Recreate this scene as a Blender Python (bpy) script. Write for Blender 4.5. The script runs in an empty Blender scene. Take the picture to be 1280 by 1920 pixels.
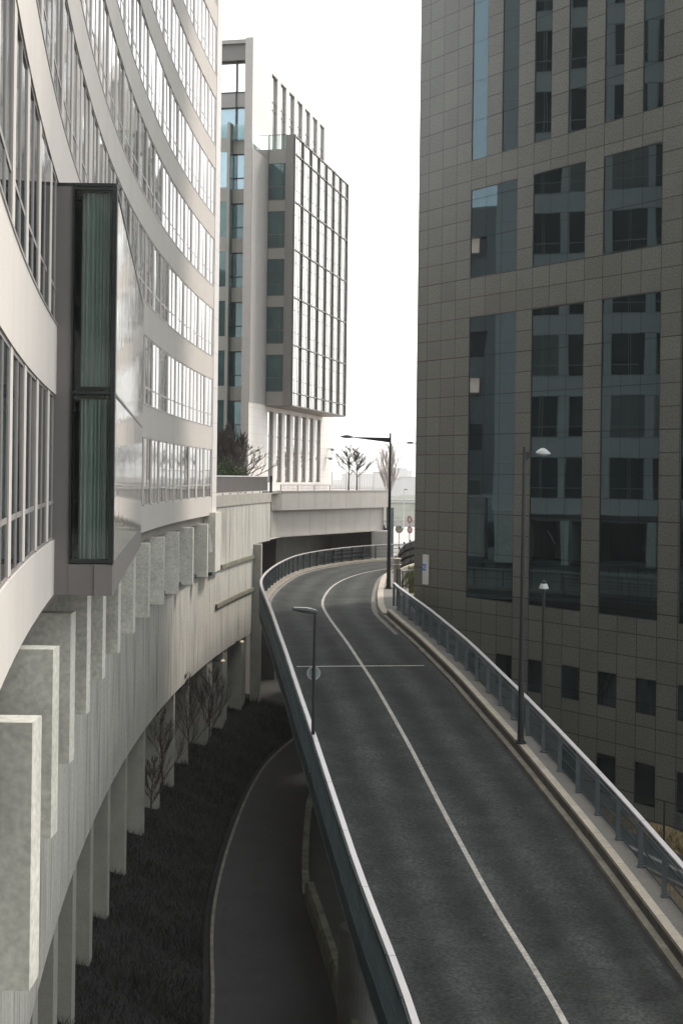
import bpy, math, random
import numpy as np
from mathutils import Matrix, Vector
random.seed(7); rng = np.random.default_rng(7)
R = math.radians
sc = bpy.context.scene
CZ = 15.0                                   # camera height above the lowest road
# ------------------------------------------------------------------ camera
cam = bpy.data.cameras.new('camera'); cam_o = bpy.data.objects.new('camera', cam)
sc.collection.objects.link(cam_o); sc.camera = cam_o
cam.sensor_fit = 'HORIZONTAL'; cam.sensor_width = 24; cam.lens = 50
cam.shift_y = -0.0516; cam.clip_start = 0.5; cam.clip_end = 9000
TH = 0.0125; c_, s_ = math.cos(TH), math.sin(TH)
cam_o.matrix_world = Matrix(((c_, -s_, 0, 0), (0, 0, -1, 0), (s_, c_, 0, CZ), (0, 0, 0, 1)))
# ------------------------------------------------------------------ light
SUN_EL, SUN_AZ = 45.0, 43.0                 # azimuth measured from +Y towards +X
w = bpy.data.worlds.new('World'); sc.world = w; w.use_nodes = True
nt = w.node_tree; nt.nodes.clear()
out = nt.nodes.new('ShaderNodeOutputWorld'); bg = nt.nodes.new('ShaderNodeBackground')
sky = nt.nodes.new('ShaderNodeTexSky'); sky.sky_type = 'NISHITA'; sky.sun_disc = False
sky.sun_elevation = R(SUN_EL); sky.sun_rotation = R(SUN_AZ); sky.dust_density = 6; sky.ozone_density = .5; sky.air_density = 1.2
mix = nt.nodes.new('ShaderNodeMixRGB'); mix.inputs[0].default_value = .86
mix.inputs[2].default_value = (7.5, 7.75, 7.75, 1)     # high thin overcast, nearly white
nt.links.new(sky.outputs[0], mix.inputs[1]); nt.links.new(mix.outputs[0], bg.inputs[0]); bg.inputs[1].default_value = .15
nt.links.new(bg.outputs[0], out.inputs[0])
sl = bpy.data.lights.new('sun', 'SUN'); sl.energy = 1.7; sl.angle = R(10); sl.color = (1, .90, .82)
so = bpy.data.objects.new('sun', sl); sc.collection.objects.link(so)
sd = Vector((math.sin(R(SUN_AZ)) * math.cos(R(SUN_EL)), math.cos(R(SUN_AZ)) * math.cos(R(SUN_EL)), math.sin(R(SUN_EL))))
so.rotation_euler = sd.to_track_quat('Z', 'Y').to_euler()
sc.view_settings.view_transform = 'Standard'; sc.view_settings.look = 'None'
sc.view_settings.exposure = 1.17; sc.view_settings.gamma = 1
# ------------------------------------------------------------------ helpers
F = 2666.7
HD = [5, 10, 25, 30, 36, 42, 50, 58, 68, 80, 120, 200]
HH = [10.5, 10.2, 9.3, 9.0, 8.4, 7.75, 7.05, 6.6, 6.3, 6.15, 6.1, 6.1]
_dd = np.linspace(0, 220, 2201); _hh = np.interp(_dd, HD, HH); _k = np.hanning(61); _k /= _k.sum()
_hs = np.convolve(np.pad(_hh, 30, mode='edge'), _k, 'valid')
def Hs(d): return float(np.interp(d, _dd, _hs))
def zroad(y): return CZ - Hs(y) - .18
def ray(px, py):
    u = px - 640; v = 894 - py
    return (u * c_ - v * s_) / F, (u * s_ + v * c_) / F
def at(px, py, y):                          # point of the photograph at a known distance
    a, b = ray(px, py); return Vector((a * y, y, CZ + b * y))
def onz(px, py, z):                         # point of the photograph on a known level
    a, b = ray(px, py); y = (z - CZ) / b; return Vector((a * y, y, z))
def onroad(px, py, h=0):
    a, b = ray(px, py); lo = 6.0
    for i in range(4000):
        y = 8 + i * .05
        if zroad(y) + h - CZ > b * y: return Vector((a * y, y, zroad(y) + h))
    return Vector((a * y, y, zroad(y) + h))
class MB:
    def __init__(s): s.v = []; s.f = []; s.uv = []; s.mi = []; s.m = 0
    def quad(s, p, uv=None):
        n = len(s.v); s.v += [tuple(q) for q in p]; s.f.append(tuple(range(n, n + len(p))))
        s.uv.append(uv if uv else [(0, 0)] * len(p)); s.mi.append(s.m)
    def frame_box(s, o, ex, ey, ez, a, b):  # box in a local frame
        o = Vector(o); ex = Vector(ex); ey = Vector(ey); ez = Vector(ez)
        P = lambda x, y, z: o + ex * x + ey * y + ez * z
        x0, y0, z0 = a; x1, y1, z1 = b
        s.quad([P(x0, y0, z0), P(x1, y0, z0), P(x1, y0, z1), P(x0, y0, z1)], [(x0, z0), (x1, z0), (x1, z1), (x0, z1)])
        s.quad([P(x1, y1, z0), P(x0, y1, z0), P(x0, y1, z1), P(x1, y1, z1)], [(x1, z0), (x0, z0), (x0, z1), (x1, z1)])
        s.quad([P(x0, y1, z0), P(x0, y0, z0), P(x0, y0, z1), P(x0, y1, z1)], [(y1, z0), (y0, z0), (y0, z1), (y1, z1)])
        s.quad([P(x1, y0, z0), P(x1, y1, z0), P(x1, y1, z1), P(x1, y0, z1)], [(y0, z0), (y1, z0), (y1, z1), (y0, z1)])
        s.quad([P(x0, y0, z1), P(x1, y0, z1), P(x1, y1, z1), P(x0, y1, z1)], [(x0, y0), (x1, y0), (x1, y1), (x0, y1)])
        s.quad([P(x0, y1, z0), P(x1, y1, z0), P(x1, y0, z0), P(x0, y0, z0)], [(x0, y1), (x1, y1), (x1, y0), (x0, y0)])
    def box(s, a, b): s.frame_box((0, 0, 0), (1, 0, 0), (0, 1, 0), (0, 0, 1), a, b)
    def bar(s, p, q, wd, ht, up=(0, 0, 1)): # bar between two points
        p = Vector(p); q = Vector(q); d = (q - p); L = d.length; d.normalize(); up = Vector(up)
        sx = d.cross(up)
        if sx.length < 1e-4: sx = d.cross(Vector((0, 1, 0)))
        sx.normalize(); uz = sx.cross(d)
        s.frame_box(p, d, sx, uz, (0, -wd / 2, -ht / 2), (L, wd / 2, ht / 2))
    def tube(s, p, q, r0, r1, n=8, cap=True):
        p = Vector(p); q = Vector(q); d = (q - p)
        if d.length < 1e-6: return
        d.normalize(); a = d.cross(Vector((0, 0, 1)))
        if a.length < 1e-3: a = Vector((1, 0, 0))
        a.normalize(); b = d.cross(a)
        A = [p + (a * math.cos(t) + b * math.sin(t)) * r0 for t in [2 * math.pi * i / n for i in range(n)]]
        B = [q + (a * math.cos(t) + b * math.sin(t)) * r1 for t in [2 * math.pi * i / n for i in range(n)]]
        k = len(s.v); s.v += [tuple(x) for x in A + B]
        for i in range(n):
            j = (i + 1) % n; s.f.append((k + i, k + j, k + n + j, k + n + i)); s.uv.append([(0, 0)] * 4); s.mi.append(s.m)
        if cap:
            s.f.append(tuple(k + i for i in reversed(range(n)))); s.uv.append([(0, 0)] * n); s.mi.append(s.m)
            s.f.append(tuple(k + n + i for i in range(n))); s.uv.append([(0, 0)] * n); s.mi.append(s.m)
    def lathe(s, c, prof, n=20, sx=1, sy=1, ang=0):
        c = Vector(c); k = len(s.v)
        for r, z in prof:
            for i in range(n):
                t = 2 * math.pi * i / n; x = r * math.cos(t) * sx; y = r * math.sin(t) * sy
                s.v.append((c.x + x * math.cos(ang) - y * math.sin(ang), c.y + x * math.sin(ang) + y * math.cos(ang), c.z + z))
        for a in range(len(prof) - 1):
            for i in range(n):
                j = (i + 1) % n; s.f.append((k + a * n + i, k + a * n + j, k + (a + 1) * n + j, k + (a + 1) * n + i)); s.uv.append([(0, 0)] * 4); s.mi.append(s.m)
        s.f.append(tuple(k + i for i in reversed(range(n)))); s.uv.append([(0, 0)] * n); s.mi.append(s.m)
        m = k + (len(prof) - 1) * n
        s.f.append(tuple(m + i for i in range(n))); s.uv.append([(0, 0)] * n); s.mi.append(s.m)
    def strip(s, A, B, vv=None, u0=0, u1=1):   # ribbon between two polylines
        L = 0
        for i in range(len(A) - 1):
            dl = (Vector(A[i + 1]) - Vector(A[i])).length
            s.quad([A[i], B[i], B[i + 1], A[i + 1]], [(u0, L), (u1, L), (u1, L + dl), (u0, L + dl)]); L += dl
    def sweep(s, path, sec, closed=True):   # path: [(pt, side_vector)], sec: [(offset, dz)]
        ring = [[Vector(p) + Vector(n) * o + Vector((0, 0, z)) for o, z in sec] for p, n in path]
        L = 0; m = len(sec)
        for i in range(len(ring) - 1):
            dl = (path[i + 1][0] - path[i][0]).length; acc = 0
            for j in range(m if closed else m - 1):
                k = (j + 1) % m; w_ = math.hypot(sec[k][0] - sec[j][0], sec[k][1] - sec[j][1])
                s.quad([ring[i][j], ring[i][k], ring[i + 1][k], ring[i + 1][j]], [(L, acc), (L, acc + w_), (L + dl, acc + w_), (L + dl, acc)])
                acc += w_
            L += dl
        if closed:
            s.quad(list(reversed(ring[0]))); s.quad(ring[-1])
    def build(s, name, mat, parent=None, smooth=False, local=False, weld=False):
        me = bpy.data.meshes.new(name)
        off = Vector((0, 0, 0))
        if parent is not None and not local:
            q = parent
            while q is not None: off += q.location; q = q.parent
        vs = s.v if off.length == 0 else [(a - off.x, b - off.y, c - off.z) for a, b, c in s.v]
        me.from_pydata(vs, [], s.f)
        uv = me.uv_layers.new(name='UVMap'); flat = [x for f in s.uv for t in f for x in t]
        uv.data.foreach_set('uv', flat)
        for m in (mat if isinstance(mat, (list, tuple)) else [mat]): me.materials.append(m)
        me.polygons.foreach_set('material_index', s.mi)
        if smooth: me.polygons.foreach_set('use_smooth', [True] * len(me.polygons))
        me.update()
        if weld:
            import bmesh
            bm = bmesh.new(); bm.from_mesh(me); bmesh.ops.remove_doubles(bm, verts=bm.verts, dist=1e-4); bm.to_mesh(me); bm.free()
        o = bpy.data.objects.new(name, me); sc.collection.objects.link(o)
        if parent is not None: o.parent = parent
        return o
def tag(o, label=None, cat=None, group=None, kind=None):
    if label: o['label'] = label
    if cat: o['category'] = cat
    if group: o['group'] = group
    if kind: o['kind'] = kind
    return o
def thing(name, label, cat, loc=(0, 0, 0), group=None):
    o = bpy.data.objects.new(name, None); sc.collection.objects.link(o); o.location = loc
    o.empty_display_size = .3
    return tag(o, label, cat, group)
# ------------------------------------------------------------------ materials
def _n(t, typ, **k):
    n = t.nodes.new(typ)
    for a, b in k.items(): setattr(n, a, b)
    return n
def mk(name, col, rough=.8, metal=0.0, var=.12, scale=2.0, stretch=(1, 1, 1), bump=0.0, fine=0.0, fscale=60, coord='Object', ior=1.45, stain=0.0, stain_col=(.05, .045, .04)):
    m = bpy.data.materials.new(name); m.use_nodes = True; t = m.node_tree; b = t.nodes['Principled BSDF']
    b.inputs['Roughness'].default_value = rough; b.inputs['Metallic'].default_value = metal; b.inputs['IOR'].default_value = ior
    tc = _n(t, 'ShaderNodeTexCoord'); mp = _n(t, 'ShaderNodeMapping'); mp.inputs['Scale'].default_value = stretch
    t.links.new(tc.outputs[coord], mp.inputs[0])
    n1 = _n(t, 'ShaderNodeTexNoise'); n1.inputs['Scale'].default_value = scale; n1.inputs['Detail'].default_value = 6; n1.inputs['Roughness'].default_value = .6
    t.links.new(mp.outputs[0], n1.inputs['Vector'])
    mr = _n(t, 'ShaderNodeMapRange'); mr.inputs[1].default_value = .3; mr.inputs[2].default_value = .7; mr.inputs[3].default_value = 1 - var; mr.inputs[4].default_value = 1 + var
    t.links.new(n1.outputs['Fac'], mr.inputs[0]); fac = mr.outputs[0]
    if fine:
        n2 = _n(t, 'ShaderNodeTexNoise'); n2.inputs['Scale'].default_value = fscale; n2.inputs['Detail'].default_value = 3
        t.links.new(tc.outputs[coord], n2.inputs['Vector'])
        m2 = _n(t, 'ShaderNodeMapRange'); m2.inputs[1].default_value = .3; m2.inputs[2].default_value = .7; m2.inputs[3].default_value = 1 - fine; m2.inputs[4].default_value = 1 + fine
        t.links.new(n2.outputs['Fac'], m2.inputs[0])
        mu = _n(t, 'ShaderNodeMath', operation='MULTIPLY'); t.links.new(fac, mu.inputs[0]); t.links.new(m2.outputs[0], mu.inputs[1]); fac = mu.outputs[0]
    vm = _n(t, 'ShaderNodeVectorMath', operation='SCALE'); vm.inputs[0].default_value = col; t.links.new(fac, vm.inputs['Scale'])
    cout = vm.outputs[0]
    if stain:
        n3 = _n(t, 'ShaderNodeTexNoise'); n3.inputs['Scale'].default_value = 1.0; n3.inputs['Detail'].default_value = 8
        mp3 = _n(t, 'ShaderNodeMapping'); mp3.inputs['Scale'].default_value = (1.8, 1.8, .22) if coord == 'Object' else (1.8, .22, 1)
        t.links.new(tc.outputs[coord], mp3.inputs[0]); t.links.new(mp3.outputs[0], n3.inputs['Vector'])
        m3 = _n(t, 'ShaderNodeMapRange'); m3.inputs[1].default_value = .52; m3.inputs[2].default_value = .78; m3.inputs[3].default_value = 0; m3.inputs[4].default_value = stain
        t.links.new(n3.outputs['Fac'], m3.inputs[0])
        mx = _n(t, 'ShaderNodeMixRGB'); mx.inputs[2].default_value = (*stain_col, 1); t.links.new(m3.outputs[0], mx.inputs[0]); t.links.new(cout, mx.inputs[1]); cout = mx.outputs[0]
    t.links.new(cout, b.inputs['Base Color'])
    if bump:
        bp = _n(t, 'ShaderNodeBump'); bp.inputs['Strength'].default_value = bump; bp.inputs['Distance'].default_value = .02
        t.links.new(n1.outputs['Fac'], bp.inputs['Height']); t.links.new(bp.outputs[0], b.inputs['Normal'])
    m['_c'] = 0
    return m
def lines(m, px_=None, pz=None, ox=0, oz=0, wd=.02, amt=.6, coord='UV', tone=0.0, bump=0):
    """darken regular joints of a cladding: period px_ / pz in metres of the UV map; tone = random tone per panel"""
    t = m.node_tree; b = t.nodes['Principled BSDF']; src = b.inputs['Base Color'].links[0].from_socket
    tc = _n(t, 'ShaderNodeTexCoord'); sp = _n(t, 'ShaderNodeSeparateXYZ'); t.links.new(tc.outputs[coord], sp.inputs[0])
    fac = None; cells = []
    for ax, per, off in (('X', px_, ox), ('Y', pz, oz)):
        if not per: continue
        a = _n(t, 'ShaderNodeMath', operation='SUBTRACT'); t.links.new(sp.outputs[ax], a.inputs[0]); a.inputs[1].default_value = off - wd / 2
        d = _n(t, 'ShaderNodeMath', operation='DIVIDE'); t.links.new(a.outputs[0], d.inputs[0]); d.inputs[1].default_value = per
        fl = _n(t, 'ShaderNodeMath', operation='FLOOR'); t.links.new(d.outputs[0], fl.inputs[0]); cells.append(fl.outputs[0])
        fr = _n(t, 'ShaderNodeMath', operation='SUBTRACT'); t.links.new(d.outputs[0], fr.inputs[0]); t.links.new(fl.outputs[0], fr.inputs[1])
        g = _n(t, 'ShaderNodeMath', operation='LESS_THAN'); t.links.new(fr.outputs[0], g.inputs[0]); g.inputs[1].default_value = wd / per
        if fac is None: fac = g.outputs[0]
        else:
            mx = _n(t, 'ShaderNodeMath', operation='MAXIMUM'); t.links.new(fac, mx.inputs[0]); t.links.new(g.outputs[0], mx.inputs[1]); fac = mx.outputs[0]
    if tone:
        cb = _n(t, 'ShaderNodeCombineXYZ')
        for i, cc in enumerate(cells): t.links.new(cc, cb.inputs[i])
        wn = _n(t, 'ShaderNodeTexWhiteNoise'); t.links.new(cb.outputs[0], wn.inputs[0])
        mr = _n(t, 'ShaderNodeMapRange'); mr.inputs[3].default_value = 1 - tone; mr.inputs[4].default_value = 1 + tone; t.links.new(wn.outputs[0], mr.inputs[0])
        vm = _n(t, 'ShaderNodeVectorMath', operation='SCALE'); t.links.new(src, vm.inputs[0]); t.links.new(mr.outputs[0], vm.inputs['Scale']); src = vm.outputs[0]
    k = _n(t, 'ShaderNodeMapRange'); k.inputs[3].default_value = 1; k.inputs[4].default_value = 1 - amt; t.links.new(fac, k.inputs[0])
    vm = _n(t, 'ShaderNodeVectorMath', operation='SCALE'); t.links.new(src, vm.inputs[0]); t.links.new(k.outputs[0], vm.inputs['Scale'])
    t.links.new(vm.outputs[0], b.inputs['Base Color'])
    return m
def wavy(m, scale, strength, stretch=(1, 1, 1), coord='Object', dist=.05):
    t = m.node_tree; b = t.nodes['Principled BSDF']; tc = _n(t, 'ShaderNodeTexCoord'); mp = _n(t, 'ShaderNodeMapping'); mp.inputs['Scale'].default_value = stretch
    n = _n(t, 'ShaderNodeTexNoise'); n.inputs['Scale'].default_value = scale; n.inputs['Detail'].default_value = 1
    t.links.new(tc.outputs[coord], mp.inputs[0]); t.links.new(mp.outputs[0], n.inputs['Vector'])
    bp = _n(t, 'ShaderNodeBump'); bp.inputs['Strength'].default_value = strength; bp.inputs['Distance'].default_value = dist
    t.links.new(n.outputs['Fac'], bp.inputs['Height']); t.links.new(bp.outputs[0], b.inputs['Normal']); return m
def see_through(name, tint, refl, rough=.02):
    m = bpy.data.materials.new(name); m.use_nodes = True; t = m.node_tree; t.nodes.clear()
    o = _n(t, 'ShaderNodeOutputMaterial'); tr = _n(t, 'ShaderNodeBsdfTransparent'); tr.inputs[0].default_value = (*tint, 1)
    g = _n(t, 'ShaderNodeBsdfGlossy'); g.inputs['Roughness'].default_value = rough; g.inputs[0].default_value = (.9, .95, .95, 1)
    fr = _n(t, 'ShaderNodeFresnel'); fr.inputs[0].default_value = refl; mx = _n(t, 'ShaderNodeMixShader')
    tc = _n(t, 'ShaderNodeTexCoord'); n = _n(t, 'ShaderNodeTexNoise'); n.inputs['Scale'].default_value = .7; bp = _n(t, 'ShaderNodeBump'); bp.inputs['Strength'].default_value = .05
    t.links.new(tc.outputs['Object'], n.inputs[0]); t.links.new(n.outputs[0], bp.inputs['Height']); t.links.new(bp.outputs[0], g.inputs['Normal'])
    t.links.new(fr.outputs[0], mx.inputs[0]); t.links.new(tr.outputs[0], mx.inputs[1]); t.links.new(g.outputs[0], mx.inputs[2]); t.links.new(mx.outputs[0], o.inputs[0])
    return m
M = {}
M['facade'] = lines(mk('pale_render', (.51, .478, .442), .75, var=.035, scale=.6, fine=.03, fscale=40, stain=.10, stain_col=(.25, .22, .20)), 2.525, None, wd=.025, amt=.30)
M['fascia_low'] = mk('beige_trim', (.30, .28, .245), .8, var=.06)
M['frame_g'] = mk('grey_window_frame', (.32, .295, .285), .4, metal=.3, var=.05)
M['frame_d'] = mk('dark_frame', (.03, .036, .036), .35, metal=.4, var=.05)
M['glass_l'] = wavy(mk('office_glass', (.03, .045, .045), .03, var=.3, scale=.4, ior=2.3), .8, .08, (1, 1, .25))
M['glass_blind'] = mk('glass_with_blind', (.20, .195, .18), .06, var=.15, scale=.5, ior=2.3)
M['bay_panel'] = mk('taupe_panel', (.165, .152, .146), .55, var=.04)
M['bay_side'] = wavy(mk('bay_side_glass', (.88, .87, .85), .02, metal=.9, var=.04), 1.6, .10, (1.4, 1.4, .18))
M['bay_front'] = see_through('bay_front_glass', (.85, .90, .89), 1.4)
M['curtain'] = mk('curtain', (.60, .63, .60), .9, var=.1)
M['room'] = mk('room_inside', (.05, .06, .057), .9, var=.1)
M['board'] = lines(lines(mk('board_marked_concrete', (.375, .368, .33), .85, var=.17, scale=2.2, stretch=(1, .16, 1), coord='UV', fine=.16, fscale=9, bump=.3, stain=.85, stain_col=(.085, .083, .08)), .135, None, wd=.02, amt=.20, tone=.09), 2.5, None, ox=.7, wd=.035, amt=.35)
M['conc'] = mk('concrete', (.28, .272, .24), .85, var=.12, scale=1.3, fine=.08, fscale=18, bump=.3, stain=.4, stain_col=(.17, .165, .15))
M['wall_moss'] = mk('mossy_concrete', (.12, .116, .085), .95, var=.4, scale=1.6, fine=.2, stain=.9, stain_col=(.025, .027, .018))
M['conc_fin'] = mk('fin_concrete', (.49, .48, .425), .85, var=.13, scale=1.4, fine=.17, fscale=11, bump=.25, stain=.55, stain_col=(.17, .16, .135))
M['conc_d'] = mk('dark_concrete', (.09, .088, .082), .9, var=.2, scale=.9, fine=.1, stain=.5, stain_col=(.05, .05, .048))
M['fascia'] = lines(mk('fascia_concrete', (.34, .322, .295), .85, var=.06, scale=.9, coord='UV', fine=.04, fscale=9, stain=.25, stain_col=(.25, .24, .22)), 2.45, None, wd=.05, amt=.4, tone=.03)
M['ledge'] = mk('mossy_ledge', (.13, .128, .09), .95, var=.35, scale=2.5, fine=.2, fscale=20)
M['asphalt'] = mk('asphalt', (.0265, .029, .0275), .9, var=.25, scale=.55, fine=.5, fscale=13, bump=.15, ior=1.25)
M['asphalt_low'] = mk('old_asphalt', (.020, .0205, .0215), .75, var=.25, scale=.5, fine=.2, fscale=25)
M['paint'] = mk('worn_white_paint', (.26, .243, .215), .7, var=.22, scale=2.5, fine=.35, fscale=16)
M['paint_faint'] = mk('faint_paint', (.34, .33, .31), .8, var=.3, scale=3, fine=.4, fscale=14)
M['kerb'] = lines(mk('kerb_stone', (.30, .265, .215), .85, var=.14, scale=2.0, fine=.15, fscale=20, coord='UV'), 1.0, None, wd=.02, amt=.45, tone=.07)
M['kerb_low'] = lines(mk('kerb_low_stone', (.155, .14, .11), .9, var=.3, scale=2.2, fine=.22, fscale=18, coord='UV'), 1.0, None, wd=.025, amt=.5, tone=.1)
M['riser'] = mk('kerb_riser', (.06, .055, .044), .95, var=.4, scale=2.5, fine=.2, fscale=15)  # shade on the riser face is put into this dark colour
M['walk'] = mk('footway', (.12, .112, .10), .9, var=.12, scale=1.2, fine=.25, fscale=30)
M['rail_top'] = mk('rail_cap', (.42, .395, .395), .35, var=.05, scale=1.5)
M['rail_post'] = mk('rail_post', (.07, .085, .094), .5, metal=.2, var=.2, scale=3)
M['rail_mesh'] = mk('rail_mesh_blue', (.038, .054, .060), .5, metal=.2, var=.25, scale=1.5)
M['black'] = mk('black_metal', (.018, .02, .022), .4, metal=.2, var=.15)
M['lamp_lt'] = mk('lamp_grey', (.33, .35, .35), .35, var=.08)
M['lens'] = mk('lamp_lens', (.35, .36, .34), .2, var=.05)
M['granite'] = lines(lines(mk('brown_granite', (.098, .0995, .087), .42, var=.08, scale=.4, coord='UV', fine=.38, fscale=13), 1.21, 1.0065, ox=0, oz=-1.79, wd=.045, amt=.80, tone=.09), None, 4.026, oz=-1.79, wd=.05, amt=.75)
M['glass_r'] = lines(wavy(mk('teal_glass', (.048, .078, .094), .015, metal=.9, var=.05, coord='UV', ior=1.6), .5, .16, (1, .35, 1), coord='UV'), 1.21, 2.013, oz=-1.79, wd=.035, amt=.85)
M['white_cl'] = lines(mk('white_ashlar', (.58, .55, .525), .55, var=.03, coord='UV', scale=.5), 1.3, .62, wd=.035, amt=.16, tone=.025)
M['white_edge'] = mk('white_slab_edge', (.38, .35, .33), .6, var=.03)
M['grey_panel'] = mk('grey_panel', (.26, .248, .238), .5, var=.05)
M['beige_panel'] = mk('spandrel_panel', (.27, .26, .235), .5, var=.05)
M['box_corner'] = lines(mk('ribbed_metal', (.22, .208, .198), .45, metal=.2, var=.05, coord='UV'), .12, None, wd=.03, amt=.3)
M['mull'] = mk('bronze_mullion', (.125, .118, .106), .45, metal=.3, var=.1)
M['glass_w'] = wavy(mk('pale_reflective_glass', (.80, .80, .79), .04, metal=.92, var=.05, scale=.3), .4, .04)
M['glass_t'] = wavy(mk('teal_office_glass', (.045, .095, .10), .04, metal=.35, var=.35, scale=.6, ior=1.7), .6, .05)
M['glass_b'] = mk('blue_glass', (.28, .38, .43), .06, metal=.55, var=.12, scale=.5)
M['soffit'] = mk('soffit_metal', (.13, .11, .095), .5, var=.1)
M['glass_rail'] = see_through('balustrade_glass', (.82, .88, .87), 1.45)
M['bark'] = mk('bark', (.055, .045, .038), .95, var=.3, scale=8)
M['bark_p'] = mk('haze_pale_twigs', (.26, .21, .18), .95, var=.3, scale=8)  # fading by haze is put into the poplar's twig colour
M['leaf'] = mk('bush_leaves', (.035, .075, .02), .6, var=.5, scale=1.5)
M['grass'] = mk('lawn', (.13, .14, .045), .9, var=.35, scale=1.2, fine=.3, fscale=12)
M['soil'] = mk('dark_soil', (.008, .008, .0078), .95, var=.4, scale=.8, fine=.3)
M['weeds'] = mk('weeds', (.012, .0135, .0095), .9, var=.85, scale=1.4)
M['ground'] = mk('low_ground', (.03, .029, .027), .95, var=.25, scale=.05, fine=.2, fscale=1)
M['pave'] = mk('pale_paving', (.30, .285, .265), .9, var=.12, scale=.25, fine=.1, fscale=3)
M['bank'] = mk('grass_bank', (.085, .09, .072), .9, var=.35, scale=.25)
M['brownweed'] = mk('dry_grass', (.13, .095, .045), .9, var=.5, scale=1.2)
M['cream'] = mk('cream_cap', (.36, .315, .24), .7, var=.06)
M['blue'] = mk('blue_sign', (.04, .13, .42), .4, var=.05)
M['red'] = mk('red_sign', (.30, .10, .08), .5, var=.05)
M['white'] = mk('white_sign', (.48, .47, .46), .5, var=.03)
M['signback'] = mk('sign_back', (.20, .24, .24), .4, metal=.4, var=.08)
M['mirror'] = mk('mirror_face', (.38, .38, .33), .15, metal=.8, var=.1)
M['city'] = mk('far_building', (.40, .39, .39), .9, var=.1, scale=.02)  # colour lightened to stand in for haze over the town
M['roof'] = mk('gravel_roof', (.3, .29, .28), .95, var=.1)
def emit(name, col, st):
    m = bpy.data.materials.new(name); m.use_nodes = True; b = m.node_tree.nodes['Principled BSDF']
    b.inputs['Base Color'].default_value = (*col, 1); b.inputs['Emission Color'].default_value = (*col, 1); b.inputs['Emission Strength'].default_value = st; return m
M['blind'] = emit('lit_blind', (1, .66, .52), .9)
M['lit'] = emit('lit_lamp', (1, .8, .5), .12)
V3 = Vector
def asphalt_tracks(m):
    t = m.node_tree; b = t.nodes['Principled BSDF']; src = b.inputs['Base Color'].links[0].from_socket
    tc = _n(t, 'ShaderNodeTexCoord'); sp = _n(t, 'ShaderNodeSeparateXYZ'); t.links.new(tc.outputs['UV'], sp.inputs[0])
    # wheel-worn bands along each lane, broken up by long noise
    a = _n(t, 'ShaderNodeMath', operation='MULTIPLY'); a.inputs[1].default_value = 2 * math.pi / 1.5; t.links.new(sp.outputs['X'], a.inputs[0])
    c = _n(t, 'ShaderNodeMath', operation='COSINE'); t.links.new(a.outputs[0], c.inputs[0])
    mp = _n(t, 'ShaderNodeMapping'); mp.inputs['Scale'].default_value = (.9, .12, 1); t.links.new(tc.outputs['UV'], mp.inputs[0])
    n = _n(t, 'ShaderNodeTexNoise'); n.inputs['Scale'].default_value = 1.3; n.inputs['Detail'].default_value = 7; t.links.new(mp.outputs[0], n.inputs[0])
    n2 = _n(t, 'ShaderNodeTexNoise'); n2.inputs['Scale'].default_value = .8; n2.inputs['Detail'].default_value = 9; n2.inputs['Roughness'].default_value = .7; t.links.new(tc.outputs['UV'], n2.inputs[0])
    m1 = _n(t, 'ShaderNodeMath', operation='MULTIPLY'); t.links.new(c.outputs[0], m1.inputs[0]); t.links.new(n.outputs[0], m1.inputs[1])
    m2 = _n(t, 'ShaderNodeMath', operation='MULTIPLY_ADD'); t.links.new(m1.outputs[0], m2.inputs[0]); m2.inputs[1].default_value = .55; m2.inputs[2].default_value = .25
    m3 = _n(t, 'ShaderNodeMath', operation='MULTIPLY_ADD'); t.links.new(n2.outputs[0], m3.inputs[0]); m3.inputs[1].default_value = 1.5; t.links.new(m2.outputs[0], m3.inputs[2])
    vm = _n(t, 'ShaderNodeVectorMath', operation='SCALE'); t.links.new(src, vm.inputs[0]); t.links.new(m3.outputs[0], vm.inputs['Scale'])
    v = _n(t, 'ShaderNodeTexVoronoi'); v.inputs['Scale'].default_value = 1.4; t.links.new(tc.outputs['UV'], v.inputs['Vector'])
    lt = _n(t, 'ShaderNodeMath', operation='LESS_THAN'); lt.inputs[1].default_value = .035; t.links.new(v.outputs['Distance'], lt.inputs[0])
    n3 = _n(t, 'ShaderNodeTexNoise'); n3.inputs['Scale'].default_value = 2.2; n3.inputs['Detail'].default_value = 12; n3.inputs['Roughness'].default_value = .75; t.links.new(tc.outputs['UV'], n3.inputs[0])
    g3 = _n(t, 'ShaderNodeMapRange'); g3.inputs[1].default_value = .62; g3.inputs[2].default_value = .74; g3.inputs[4].default_value = .35; t.links.new(n3.outputs[0], g3.inputs[0])
    ad = _n(t, 'ShaderNodeMath', operation='MAXIMUM'); t.links.new(lt.outputs[0], ad.inputs[0]); t.links.new(g3.outputs[0], ad.inputs[1])
    mx = _n(t, 'ShaderNodeMixRGB'); mx.inputs[2].default_value = (.085, .085, .08, 1); t.links.new(ad.outputs[0], mx.inputs[0]); t.links.new(vm.outputs[0], mx.inputs[1]); t.links.new(mx.outputs[0], b.inputs['Base Color'])
asphalt_tracks(M['asphalt'])
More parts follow.
